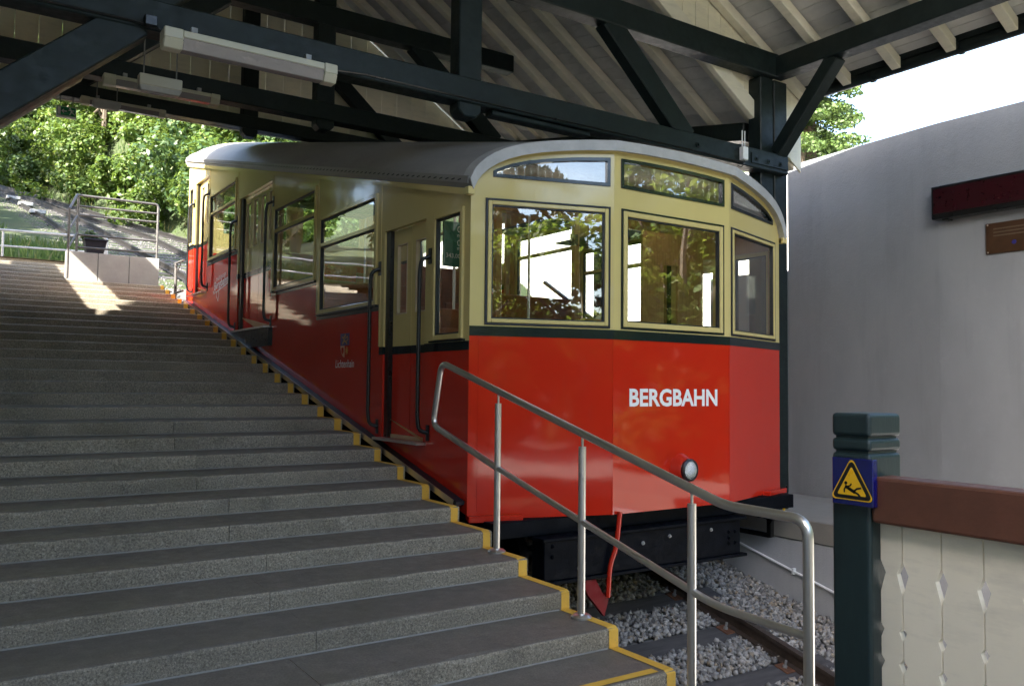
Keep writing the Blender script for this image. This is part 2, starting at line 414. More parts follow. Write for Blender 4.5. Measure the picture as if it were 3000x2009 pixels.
def stroke(mb, pts, w, ux, uz, o, d=0.0):
    """flat brush stroke in the (ux, uz) plane, pts in 2-D"""
    ux = Vector(ux); uz = Vector(uz); nn = ux.cross(uz); o = Vector(o)
    for a, b in zip(pts, pts[1:]):
        a = Vector(a); b = Vector(b); t = (b-a)
        if t.length < 1e-6: continue
        t.normalize(); q = Vector((-t.y, t.x))*w/2; a2 = a - t*w*.3; b2 = b + t*w*.3
        mb.add([tuple(o + ux*p.x + uz*p.y + nn*d) for p in (a2-q, b2-q, b2+q, a2+q)], [(0,1,2,3)])
def panel(name, us, bot, top, holes, mapf, th, mat, parent, zlo=None, zhi=None, d0=0.0, **k):
    """wall panel made of vertical strips with holes; mapf(u, z, depth) -> point"""
    mb = MB(); us = sorted(set([round(u, 5) for u in us] + [round(h[j], 5) for h in holes for j in (0, 1)])); e = 1e-6
    for a, b in zip(us, us[1:]):
        if b-a < 1e-4: continue
        A, B = a+e, b-e
        iv = [(bot(A), bot(B), top(A), top(B))]
        hs = [h for h in holes if h[0] <= a+1e-4 and h[1] >= b-1e-4]
        for h in sorted(hs, key=lambda h: h[2]((a+b)/2)):
            l = iv.pop(); iv.append((l[0], l[1], h[2](A), h[2](B))); iv.append((h[3](A), h[3](B), l[2], l[3]))
        for la, lb, ha, hb in iv:
            if zlo: la = max(la, zlo(A)); lb = max(lb, zlo(B))
            if zhi: ha = min(ha, zhi(A)); hb = min(hb, zhi(B))
            if ha-la <= 1e-4 and hb-lb <= 1e-4: continue
            ha = max(ha, la); hb = max(hb, lb)
            mb.hexa([mapf(a,la,d0), mapf(b,lb,d0), mapf(b,lb,d0+th), mapf(a,la,d0+th), mapf(a,ha,d0), mapf(b,hb,d0), mapf(b,hb,d0+th), mapf(a,ha,d0+th)])
    if not mb.v: return None
    return mb.build(name, mat, parent, **k)
def K(c): return lambda u: c
def ring(name, u0, u1, z0, z1, w, d0, d1, mapf, mat, parent, ztop=None, n=1, bevel=0):
    """rectangular (or arched: ztop(u)) frame of width w"""
    zt = ztop or K(z1); us = [u0, u0+w, u1-w, u1] + [u0+w+(u1-u0-2*w)*i/n for i in range(1, n)]
    return panel(name, us, K(z0), zt, [(u0+w, u1-w, K(z0+w), lambda u: max(z0+w+.002, zt(u)-w))], mapf, d1-d0, mat, parent, d0=d0, bevel=bevel)
def np_mesh(name, V, Fq, mat, parent=None, origin=None, smooth=False):
    """V (n,3), Fq (m,k) uniform polygons"""
    V = np.asarray(V, float); Fq = np.asarray(Fq, np.int32); m, kk = Fq.shape
    c = np.array(origin) if origin is not None else np.array([V[:,0].mean(), V[:,1].mean(), V[:,2].min()])
    me = bpy.data.meshes.new(name); me.vertices.add(len(V)); me.vertices.foreach_set('co', (V-c).ravel().astype(np.float32))
    me.loops.add(m*kk); me.loops.foreach_set('vertex_index', Fq.ravel()); me.polygons.add(m)
    me.polygons.foreach_set('loop_start', np.arange(0, m*kk, kk, dtype=np.int32)); me.polygons.foreach_set('loop_total', np.full(m, kk, np.int32))
    me.update(calc_edges=True); me.materials.append(MATS[mat])
    if smooth: me.shade_smooth()
    o = bpy.data.objects.new(name, me); col.objects.link(o); o.location = Vector(c) - wl(parent); o.parent = parent; WLOC[o.name] = Vector(c)
    return o

# ================================================================== the setting
Y0 = 2.7783; S = .25; TR = .45; RI = .1125; XS = 3.234
def sl(y, dz=0.0): return S*(y-Y0)+dz
def smooth01(t): t = max(0., min(1., t)); return t*t*(3-2*t)
def track_z(y): return sl(y, -1.28) + .95*smooth01((y-14.2)/5.0)
def ground_z(x, y):
    yb = max(27.0, 62-4.6*x) if x < 12 else 27.0+max(0, (14-x))*0
    z = sl(max(-9, min(y, 140)), -1.45) + 1.10*smooth01((y-14.2)/5.0)
    if x > 9.0: z += 1.4*smooth01((x-9.0)/1.5)*smooth01((22-y)/6)
    if x < -1.2: z += 1.2*smooth01((-1.2-x)/2)*smooth01((22-y)/6)
    z += .48*max(0, y-yb-.6)
    if y > 19.5: z += .18*math.sin(x*.9+y*.35)*math.sin(y*.5-x*.4)*smooth01((abs(x-4.2)-3.5)/3) if y < yb else .5*math.sin(x*.35)*math.sin(y*.3)*smooth01((y-yb)/4)
    return z
xs = np.concatenate([np.arange(-70, -6, 4.0), np.arange(-6, 14, .5), np.arange(14, 96, 4.0)])
ys = np.concatenate([np.arange(-60, -2, 4.0), np.arange(-2, 62, .5), np.arange(62, 150, 4.0)])
V = [(x, y, ground_z(x, y)) for y in ys for x in xs]; nx = len(xs)
F = [(j*nx+i, j*nx+i+1, (j+1)*nx+i+1, (j+1)*nx+i) for j in range(len(ys)-1) for i in range(nx-1)]
tag(np_mesh('ground', V, F, 'terrain_ground', smooth=True), 'sloping grassy ground and hillside around the station', kind='structure')

# ballast bed under the car and beyond the hall
def strip_sheet(name, mat, x0, x1, y0, y1, zf, step=.5, label=None, kind='structure', nxs=8):
    yy = np.arange(y0, y1+1e-6, step); xx = np.linspace(0, 1, nxs)
    f0 = x0 if callable(x0) else K(x0); f1 = x1 if callable(x1) else K(x1)
    V = [(f0(y)+(f1(y)-f0(y))*t, y, zf(f0(y)+(f1(y)-f0(y))*t, y)) for y in yy for t in xx]; n = len(xx)
    F = [(j*n+i, j*n+i+1, (j+1)*n+i+1, (j+1)*n+i) for j in range(len(yy)-1) for i in range(n-1)]
    return tag(np_mesh(name, V, F, mat), label, kind=kind)
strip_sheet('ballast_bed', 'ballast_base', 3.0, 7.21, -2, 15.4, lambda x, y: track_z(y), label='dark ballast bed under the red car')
def edgeL(y): return 3.3 if y < 22 else 3.3-.055*(y-22)-.0009*(y-22)**2
def edgeR(y): return 7.3 if y < 24 else max(edgeL(y)+1.5, 7.3-.08*(y-24)-.0033*(y-24)**2)
strip_sheet('track_ballast', 'ballast_far', lambda y: edgeL(y)-1.0*smooth01((y-20)/6), edgeR, 15.4, 60, lambda x, y: track_z(y)-.03, label='pale stone ballast of the tracks climbing the hill')

# stair
stair = thing('stairs', (1.3, Y0+.45, 0), 'wide granite stairs rising beside the red car', None); stair['kind'] = 'structure'
jx = {2:1.47,3:1.615,4:1.523,5:1.646,6:1.55,7:1.671,8:1.564,9:1.67,10:1.60,11:1.684}
def step_block(xa, xb, n):
    y = Y0+TR*n; z = RI*n; c = .010; mb = MB(); d = .50; zb = z-RI-.004
    ns = max(2, int((xb-xa)/.09)) if n <= 14 else 2; m_ = 6
    for i in range(ns+1):
        x = xa+(xb-xa)*i/ns; e = random.uniform(.6, 1.7) if n <= 14 else 1; w = random.uniform(-.0018, .0018) if n <= 14 else 0
        if n <= 14 and random.random() < .035: e *= 2.2
        mb.v += [(x, y+w, zb), (x, y+w, z-c*1.3*e), (x, y+w+c*.45*e, z-c*.4*e), (x, y+c*1.6*e, z), (x, y+d, z), (x, y+d, zb)]
    for i in range(ns):
        for k in range(m_): mb.f.append((i*m_+k, i*m_+(k+1) % m_, (i+1)*m_+(k+1) % m_, (i+1)*m_+k))
    mb.f.append(tuple(range(m_))); mb.f.append(tuple(ns*m_+k for k in range(m_)))
    return mb
for n in range(1, 35):
    xr = XS if n <= 29 else 1.95
    j = jx.get(n, 1.62 + random.uniform(-.12, .12)); xa = -.80
    dx = random.uniform(-.006, .006)
    for a, b in (((xa, j-.002), (j+.002, xr+dx)) if n <= 11 else ((xa, xr+dx if n <= 29 else xr),)):
        mb = step_block(a, b, n); o = mb.build('stone_step', 'granite', stair)
        o.rotation_euler = (0, random.uniform(-.0012, .0012), random.uniform(-.0015, .0015))
    if 2 <= n <= 13:
        yq = Y0+TR*n; zq = RI*(n-1)
        MB().add([(xa, yq-.011, zq+.002), (xr-.09, yq-.008, zq+.002), (xr-.09, yq-.0015, zq+.009), (xa, yq-.0015, zq+.009)], [(0,1,2,3)]).build('mortar_joint', 'mortar', stair, fixn=False)
    if n <= 29:
        y = Y0+TR*n; z = RI*n; w = .062+random.uniform(-.006, .006); x1 = XS-.012
        mk = MB()
        mk.add([(x1-w, y-.0045, z-.012), (x1, y-.0045, z-.012), (x1, y-.0045, z-RI+.004), (x1-w, y-.0045, z-RI+.004)], [(0,1,2,3)])
        if n < 30:
            y2 = y+.02; y3 = y+TR-.004
            mk.add([(x1-w, y2, z+.0035), (x1, y2, z+.0035), (x1, y3, z+.0035), (x1-w, y3, z+.0035)], [(0,1,2,3)])
            mk.add([(x1-w, y-.0045, z-.012), (x1, y-.0045, z-.012), (x1, y2, z+.0035), (x1-w, y2, z+.0035)], [(0,1,2,3)])
        mk.build('edge_marking', 'yellow_marking', stair, fixn=False)
mk = MB(); y = Y0+TR
mk.add([(.0, y+.018, RI+.0036), (XS-.11, y+.018, RI+.0036), (XS-.11, y+.075, RI+.0036), (.0, y+.075, RI+.0036)], [(0,1,2,3)])
mk.build('nose_marking', 'yellow_marking', stair, fixn=False)
mb = MB(); ya = Y0+TR; yb = Y0+TR*35
mb.prism([(-.8, ya+.03, -.12), (-.8, yb, sl(yb)-.16), (-.8, yb, -2.0), (-.8, ya+.03, -2.0)], (XS-.035+.8, 0, 0)).build('stair_core', 'stair_base_concrete', stair)
tag(box('landing', -.85, XS-.02, -3, Y0+TR+.02, -.35, 0.0, 'granite'), 'flat stone landing below the stairs', kind='structure')

# terrace behind the stair head
strip_sheet('terrace', 'gravel_path', lambda y: -4.5 if y > 18.06 else 1.96, 3.18, 16.16, 19.8, lambda x, y: 3.74 + .05*(y-16.16), step=.052, label='pale gravel terrace behind the concrete parapet')
cp = thing('parapet_wall', (2.42, 16.09, 3.26), 'low grey concrete parapet of three panels at the stair head', 'parapet')
for i in range(3):
    xa = 1.685+i*.498; box('concrete_panel', xa, xa+.488, 16.02, 16.16, 3.24, 3.765, 'concrete', cp, bevel=.006)
box('side_panel', 1.951, 1.972, 16.17, 18.15, 3.20, 3.76, 'concrete', cp)
pr = thing('parapet_railing', (2.48, 16.06, 3.765), 'grey tubular steel railing standing on the concrete parapet', 'railing')
yy = 16.08
for x in (1.845, 3.135): tube('post', [(x, yy, 3.765), (x, yy, 4.74 if x < 2 else 4.62)], .021, 'railing_dark', pr)
MB().tube(fillet([(1.66, 15.55, 4.40), (1.82, 16.0, 4.74), (1.86, yy, 4.745), (3.135, yy, 4.745), (3.135, yy, 4.60)], .06), .021, 10).build('top_rail', 'railing_dark', pr, smooth=True)
for z in (4.57, 4.415, 4.075, 3.86): tube('bar', [(1.86, yy, z-.01), (3.12, yy, z+.01)], .018, 'railing_dark', pr)
tube('post', [(1.66, 15.55, 3.25), (1.66, 15.55, 4.40)], .021, 'railing_dark', pr)
for z in (4.05, 3.75): tube('bar', [(1.66, 15.55, z), (1.84, yy-.02, z+.34)], .017, 'railing_dark', pr)
rl = thing('terrace_railing', (1.6, 19.0, 3.88), 'pale two bar tube railing across the weedy terrace', 'railing')
for x in (-2.4, -.7, .9, 2.70): tube('post', [(x, 19, 3.87), (x, 19, 4.44)], .024, 'galvanised', rl)
tube('top_rail', fillet([(-2.6, 19, 4.41), (2.74, 19, 4.50), (2.74, 19, 3.9)], .06), .024, 'galvanised', rl)
tube('lower_rail', [(-2.6, 19, 4.10), (2.72, 19, 4.19)], .02, 'galvanised', rl)
cpst = thing('chain_barrier', (3.285, 15.25, 3.0), 'grey steel barrier with a hanging chain behind the car', 'barrier')
tube('post', [(3.29, 15.25, 2.9), (3.29, 15.25, 3.60)], .026, 'railing_dark', cpst)
tube('top_bar', [(3.29, 15.36, 3.61), (3.30, 14.75, 3.60)], .02, 'railing_dark', cpst)
tube('lower_bar', [(3.29, 15.25, 3.09), (3.30, 14.75, 3.09)], .018, 'railing_dark', cpst)
tube('chain', [(3.27, 15.22-.07*i, 3.56-.10*math.sin(math.pi*i/6)) for i in range(7)], .007, 'rail_steel', cpst, n=6)
pot = thing('flower_pot', (2.17, 16.40, 3.76), 'black plastic planter with leafy green plant on the terrace', 'planter')
MB().hexa([(2.04,16.30,3.755),(2.29,16.30,3.755),(2.29,16.52,3.755),(2.04,16.52,3.755),(1.99,16.26,4.03),(2.35,16.26,4.03),(2.35,16.56,4.03),(1.99,16.56,4.03)]).build('pot', 'flower_pot', pot, bevel=.01)
box('rim', 1.975, 2.365, 16.245, 16.575, 4.02, 4.05, 'flower_pot', pot, bevel=.006)

sg_ = thing('sun_patch_screen', (-1.0, 13.8, 2.4), 'unseen dark wall added left of the upper stairs, its open strip shaping the sun patch', 'building')  # unseen wall and upper band added to shape the sun patch on the stairs
def sun_screen(name, y0, y1, a, b): MB().hexa([(-1.12,y0,sl(y0,a)),(-.92,y0,sl(y0,a)),(-.92,y1,sl(y1,a)),(-1.12,y1,sl(y1,a)),(-1.12,y0,sl(y0,b)),(-.92,y0,sl(y0,b)),(-.92,y1,sl(y1,b)),(-1.12,y1,sl(y1,b))]).build(name, 'timber_green', sg_)
sun_screen('wall_face', 11.62, 16.7, -1.0, 2.45); sun_screen('upper_screen', 12.6, 15.5, 3.15, 4.1)
for y in (15.45,): box('post', -1.1, -.94, y-.02, y+.02, sl(y, 2.40), sl(y, 3.20), 'timber_green', sg_)
# ballast stones (uncountable)
def stones(name, n, xr, yr, zf, smin, smax, mat, label, skip=None):
    X = rng.uniform(*xr, n); Yy = rng.uniform(*yr, n)
    if skip is not None:
        k = ~skip(X, Yy); X = X[k]; Yy = Yy[k]; n = len(X)
    base = np.array([(1,0,0),(-1,0,0),(0,1,0),(0,-1,0),(0,0,1),(0,0,-1)], float)
    tri = np.array([(0,2,4),(2,1,4),(1,3,4),(3,0,4),(2,0,5),(1,2,5),(3,1,5),(0,3,5)])
    s = rng.uniform(smin, smax, (n, 1, 3))*.5
    P = base[None]*s + rng.normal(0, .16, (n, 6, 3))*s
    q = rng.normal(size=(n, 4)); q /= np.linalg.norm(q, axis=1, keepdims=True); w, x, y, z = q.T
    Rm = np.stack([np.stack([1-2*(y*y+z*z), 2*(x*y-z*w), 2*(x*z+y*w)], -1), np.stack([2*(x*y+z*w), 1-2*(x*x+z*z), 2*(y*z-x*w)], -1), np.stack([2*(x*z-y*w), 2*(y*z+x*w), 1-2*(x*x+y*y)], -1)], 1)
    P = np.einsum('nij,nkj->nki', Rm, P)
    Z = zf(X, Yy) + rng.uniform(-.004, .030, n)
    P += np.stack([X, Yy, Z], -1)[:, None, :]
    Fq = (tri[None] + (np.arange(n)*6)[:, None, None]).reshape(-1, 3)
    return tag(np_mesh(name, P.reshape(-1, 3), Fq, mat), label, kind='stuff')
SLEEP = [2.10+.645*i for i in range(0, 22)]
def on_sleeper(X, Yy):
    m = np.zeros(len(X), bool)
    for s in SLEEP: m |= (np.abs(Yy-s) < .115) & (X > 3.82) & (X < 6.47)
    return m
tz = np.vectorize(track_z)
stones('ballast_stones', 30000, (3.25, 7.19), (2.4, 8.5), lambda x, y: S*(y-Y0)-1.265, .035, .075, 'gravel', 'grey broken stone ballast between the sleepers under the red car', on_sleeper)
stones('hill_ballast_stones', 16000, (1.2, 7.2), (16.5, 46), lambda x, y: tz(y)-.045, .04, .08, 'gravel_far', 'loose pale ballast stones along the hillside tracks', lambda X, Yy: (X < np.vectorize(edgeL)(Yy)-.8*np.clip((Yy-20)/6, 0, 1)) | (X > np.vectorize(edgeR)(Yy)))

# the track below the car
tk = thing('railway_track', (5.15, 6, track_z(6)), 'steel railway track on dark sleepers under the red car', 'track')
sm = None
for i, y in enumerate(SLEEP):
    z = track_z(y)
    if sm is None:
        mb = MB().box(3.82, 6.48, y-.115, y+.115, z-.12, z+.035); o = mb.build('sleeper', 'sleeper_wood', tk, bevel=.008); sm = o.data
    else:
        o = bpy.data.objects.new('sleeper', sm); col.objects.link(o); o.parent = tk; o.location = Vector((5.15, y, z-.12)) - wl(tk)
    o.rotation_euler = (math.atan(S), 0, random.uniform(-.012, .012))
def rail_bar(name, pts, parent, mat='rail_steel'):
    prof = [(-.06,0),(.06,0),(.055,.012),(.012,.022),(.010,.095),(.033,.105),(.033,.138),(-.033,.138),(-.033,.105),(-.010,.095),(-.012,.022),(-.055,.012)]
    mb = MB(); pts = [Vector(p) for p in pts]; n = len(prof); b = 0
    for i, p in enumerate(pts):
        d = (pts[min(i+1, len(pts)-1)]-pts[max(i-1, 0)]).normalized(); x = d.cross(Vector((0,0,1))).normalized(); u = x.cross(d)
        mb.v += [tuple(p + x*a + u*c) for a, c in prof]
    for i in range(len(pts)-1):
        for k in range(n): mb.f.append((i*n+k, i*n+(k+1) % n, (i+1)*n+(k+1) % n, (i+1)*n+k))
    mb.f.append(tuple(range(n))); mb.f.append(tuple((len(pts)-1)*n+k for k in range(n)))
    return mb.build(name, mat, parent)
for x in (4.25, 6.05):
    rail_bar('rail', [(x, y, track_z(y)+.045) for y in (-1.5, 3, 6, 9, 12, 14)], tk)
    for y in SLEEP[1:9]:
        z = track_z(y)+.04
        f = MB().box(x-.16, x+.16, y-.07, y+.07, z-.004, z+.012); o = f.build('tie_plate', 'rust', tk, bevel=.003); o.rotation_euler = (math.atan(S), 0, 0)
        for s in (-1, 1): MB().lathe([(.020, 0), (.020, .018), (.011, .02), (.011, .062)], (x+s*.105, y+.0, z+.012), (0, -.24, 1), 8).build('fastening_bolt', 'galvanised', tk)
# cable between the rails
# tracks on the hill behind
hz = lambda y: sl(y, -.33)
R1 = [(6.28,22),(6.28,27.8),(5.84,29.9),(5.03,34),(4.29,37.1),(3.28,41.8),(2.03,47.2),(.5,53)]
R2 = [(5.4,22),(5.21,28),(4.75,29.9),(4.11,33.1),(3.45,36.7),(2.81,40.7),(1.94,44.9),(.4,51)]
R3 = [(4.25,15.6),(4.22,18.7),(4.12,23.7),(3.97,27.3),(3.74,31.4),(3.44,34.7),(2.77,40.1),(1.7,45)]
R4 = [(2.85,25.5),(2.79,27.1),(2.65,30.6),(2.34,35),(2.0,39.2),(1.79,41.4),(1.2,46)]
ht = thing('hill_track', (4.25, 18.7, hz(18.7)), 'rusty main track climbing away behind the parapet', 'track')
h2 = thing('hill_track', (2.8, 27, hz(27)), 'rusty siding rails crossing the main track on the hill', 'track')
for t, rs in ((ht, (R3, R1)), (h2, (R4, R2))):
    for pts in rs: rail_bar('rail', [(x, y, (hz(y) if y > 19 else track_z(y)+.1)) for x, y in pts], t, 'rail_dark')
for i in range(38):
    y = 19.5+i*.66; xa = np.interp(y, [p[1] for p in R3], [p[0] for p in R3])-.45; xb = np.interp(y, [p[1] for p in R1], [p[0] for p in R1])+.45
    o = box('sleeper', xa, xb, y-.12, y+.12, hz(y)-.12, hz(y)-.008, 'sleeper_wood', ht); o.rotation_euler = (math.atan(S), 0, 0)
for i, (x, y) in enumerate(((2.35, 33), (2.2, 36.2), (1.95, 39.0))):
    o = box('cable_plate', x-.05, x+.45, y-.16, y+.16, hz(y)+.02, hz(y)+.16, 'galvanised', h2, bevel=.02)

# right-hand platform, retaining wall and grey wall
tag(box('platform', 7.2, 8.86, -1.0, 12.5, .05, .27, 'platform_concrete', bevel=.01), 'narrow concrete ledge beside the track', kind='structure')
rw = thing('retaining_wall', (7.4, 5.5, -1.4), 'white rendered retaining wall below the concrete ledge', 'wall')
box('wall_face', 7.22, 7.45, -1.0, 12.4, -2.4, .049, 'plaster_white', rw)
cd = thing('conduit', (7.19, 5.5, -.3), 'white conduit pipe clipped along the retaining wall', 'pipe')
tube('pipe', [(7.195, 9.2, sl(9.2, -.955)), (7.195, 3.4, sl(3.4, -.955))], .014, 'plastic_white', cd, n=8)
for y in (5.55, 4.3, 6.8): box('clip', 7.175, 7.219, y-.012, y+.012, sl(y, -.985), sl(y, -.925), 'plastic_white', cd)
gw = thing('grey_wall', (9.0, 5, .27), 'tall grey rendered side building with a flat top beside the platform', 'building')
MB().prism([(8.85, 4.93, .2), (8.85, 4.93, 4.46), (9.05, 7.04, 4.46), (9.05, 7.04, .2)], (.35, 0, 0)).build('wall_face', 'plaster_grey', gw)
MB().prism([(8.85, 4.93, .2), (8.85, 4.93, 4.46), (8.85, 3.45, 4.46), (8.85, 3.45, .2)], (.35, 0, 0)).build('wall_face', 'plaster_grey', gw)
box('wall_face', 9.205, 13.6, 3.46, 3.80, .2, 4.455, 'plaster_grey', gw)
box('wall_face', 9.41, 13.6, 6.66, 7.02, .2, 4.455, 'plaster_grey', gw)
box('wall_face', 13.25, 13.59, 3.81, 6.65, .2, 4.455, 'plaster_grey', gw)
box('flat_roof', 9.22, 13.24, 3.81, 6.65, 4.2, 4.3, 'platform_concrete', gw)
box('wall_face', 8.97, 9.15, 7.06, 8.3, .2, 3.1, 'plaster_white', gw)
# left side building wall
lw = thing('station_house', (-1.1, 4, 0), 'pale rendered station house wall along the left of the stairs', 'building')
box('wall_face', -1.15, -.86, -4.5, 11.6, -.4, 5.2, 'plaster_left', lw)
tag(box('forecourt', -16, 24, -34, -3.01, -.4, -.03, 'forecourt_paving'), 'pale paved forecourt in front of the landing', kind='structure')
strip_sheet('side_yard', 'yard_paving', 9.25, 26, 7.2, 24, lambda x, y: sl(max(3, y), .35)*.75 + min(4.6, max(0, x-10.2)*.72), label='pale sunlit paved bank beyond the grey wall', step=1, nxs=30)
tag(box('forecourt_verge', -16, -1.16, -3.0, 4.0, -.5, -.06, 'forecourt_paving'), 'pale paving left of the landing', kind='structure')

# ================================================================== the hall roof
XC = 3.55
def zb0(x): return 5.2 + .52*(7.5-(x if x > XC else 2*XC-x))
def zb1(x, y): return 8.17 - .65*(x if x > XC else 2*XC-x) + .19*y
roof = thing('station_roof', (XC, 5, 5.0), 'cream boarded hall roof with white rafters over the track', 'roof')
RD = .145; RY = 0.2
def sides(): return ((1, 8.10), (-1, 8.10))
def mx(s, x): return x if s > 0 else 2*XC-x
# front, level part of the roof
for s, xe in sides():
    for k in range(-7, 4):
        y = 4.36+.575*k
        if y > 6.1: continue
        MB().prism([(mx(s, XC), y-.05, zb0(XC)), (mx(s, xe), y-.05, zb0(xe)), (mx(s, xe), y-.05, zb0(xe)+RD*.8), (mx(s, XC), y-.05, zb0(XC)+RD)], (0, .10, 0)).build('rafter', 'rafter_cream', roof, bevel=.006)
    for y in (6.40, 6.97): MB().prism([(mx(s, 7.2), y-.05, zb0(7.2)), (mx(s, xe), y-.05, zb0(xe)), (mx(s, xe), y-.05, zb0(xe)+RD*.8), (mx(s, 7.2), y-.05, zb0(7.2)+RD)], (0, .10, 0)).build('rafter', 'rafter_cream', roof, bevel=.006)
    L = 4.62; n = 30; pl = None
    for k in range(n):
        xa = XC+L*k/n; xb = XC+L*(k+1)/n-.006
        mb = MB(); z = lambda x: zb0(x)+RD+.004
        mb.hexa([(mx(s,xa),RY,z(xa)),(mx(s,xb),RY,z(xb)),(mx(s,xb),7.25,z(xb)),(mx(s,xa),7.25,z(xa)),(mx(s,xa),RY,z(xa)+.022),(mx(s,xb),RY,z(xb)+.022),(mx(s,xb),7.25,z(xb)+.022),(mx(s,xa),7.25,z(xa)+.022)]).build('deck_board', 'deck_white', roof)
    MB().prism([(mx(s,XC), RY-.1, zb0(XC)+RD+.05), (mx(s,8.2), RY-.1, zb0(8.2)+RD+.05), (mx(s,8.2), RY-.1, zb0(8.2)+RD+.10), (mx(s,XC), RY-.1, zb0(XC)+RD+.10)], (0, 7.27-RY+.1, 0)).build('roof_cover', 'underframe_black', roof)
    box('wall_plate', *sorted((mx(s,7.40), mx(s,7.60))), RY+.1, 6.0, 4.965, 5.18, 'timber_green', roof, bevel=.01)
    box('fascia_board', *sorted((mx(s,8.105), mx(s,8.13))), RY, 7.25, 4.975, 5.035, 'timber_green', roof)
    tube('gutter', [(mx(s,8.17), RY-.05, 4.92), (mx(s,8.17), 7.3, 4.945)], .066, 'timber_green', roof, n=12)
    for k in range(6):
        y = RY+.3+.95*k; MB().tube([(mx(s,8.17), y-.015, 4.93), (mx(s,8.17), y+.015, 4.93)], .073, 12).build('gutter_clip', 'timber_green', roof)
# rear, rising part of the roof
YA, YB = 6.2, 12.45
for s, xe in sides():
    for k in range(0, 12):
        y = YA+.06+.575*k
        if y > YB: continue
        MB().prism([(mx(s,XC), y-.05, zb1(XC,y)), (mx(s,xe), y-.05, zb1(xe,y)), (mx(s,xe), y-.05, zb1(xe,y)+RD*.8), (mx(s,XC), y-.05, zb1(XC,y)+RD)], (0, .10, 0)).build('rafter', 'rafter_cream', roof, bevel=.006)
    L = 4.62; n = 31
    for k in range(n):
        xa = XC+L*k/n; xb = XC+L*(k+1)/n-.006; z = lambda x, y: zb1(x, y)+RD+.012
        MB().hexa([(mx(s,xa),YA,z(xa,YA)),(mx(s,xb),YA,z(xb,YA)),(mx(s,xb),YB,z(xb,YB)),(mx(s,xa),YB,z(xa,YB)),(mx(s,xa),YA,z(xa,YA)+.022),(mx(s,xb),YA,z(xb,YA)+.022),(mx(s,xb),YB,z(xb,YB)+.022),(mx(s,xa),YB,z(xa,YB)+.022)]).build('deck_board', 'deck_white', roof)
    z = lambda x, y: zb1(x, y)+RD+.06
    MB().hexa([(mx(s,XC),YA,z(XC,YA)),(mx(s,8.2),YA,z(8.2,YA)),(mx(s,8.2),YB+.1,z(8.2,YB+.1)),(mx(s,XC),YB+.1,z(XC,YB+.1)),(mx(s,XC),YA,z(XC,YA)+.05),(mx(s,8.2),YA,z(8.2,YA)+.05),(mx(s,8.2),YB+.1,z(8.2,YB+.1)+.05),(mx(s,XC),YB+.1,z(XC,YB+.1)+.05)]).build('roof_cover', 'underframe_black', roof)
    a = (mx(s,7.42), YA+.1, zb1(7.42,YA+.1)-.11); b = (mx(s,7.42), YB, zb1(7.42,YB)-.11)
    beam('wall_plate', a, b, .18, .2, 'timber_green', roof, bevel=.01)
    # boards closing the step between the two roofs
    n = 24
    for k in range(n):
        xa = XC+4.6*k/n; xb = XC+4.6*(k+1)/n-.005
        MB().hexa([(mx(s,xa),6.150,zb1(xa,6.2)+.01),(mx(s,xb),6.150,zb1(xb,6.2)+.01),(mx(s,xb),6.172,zb1(xb,6.2)+.01),(mx(s,xa),6.172,zb1(xa,6.2)+.01),(mx(s,xa),6.150,zb0(xa)+.2),(mx(s,xb),6.150,zb0(xb)+.2),(mx(s,xb),6.172,zb0(xb)+.2),(mx(s,xa),6.172,zb0(xa)+.2)]).build('gable_board', 'board_cream', roof)
# boarded far gable
YG = 12.22; n = 30
for k in range(n):
    xa = -.45+8.0*k/n; xb = -.45+8.0*(k+1)/n-.006; zt = lambda x: zb1(x, YG)+.05
    pts = [xa, xb]
    if xa < XC < xb: pts = [xa, XC, xb]
    MB().prism([(xa, YG, 5.20)]+[(xb, YG, 5.20)]+[(x, YG, zt(x)) for x in reversed(pts)], (0, .022, 0)).build('gable_board', 'board_cream', roof)

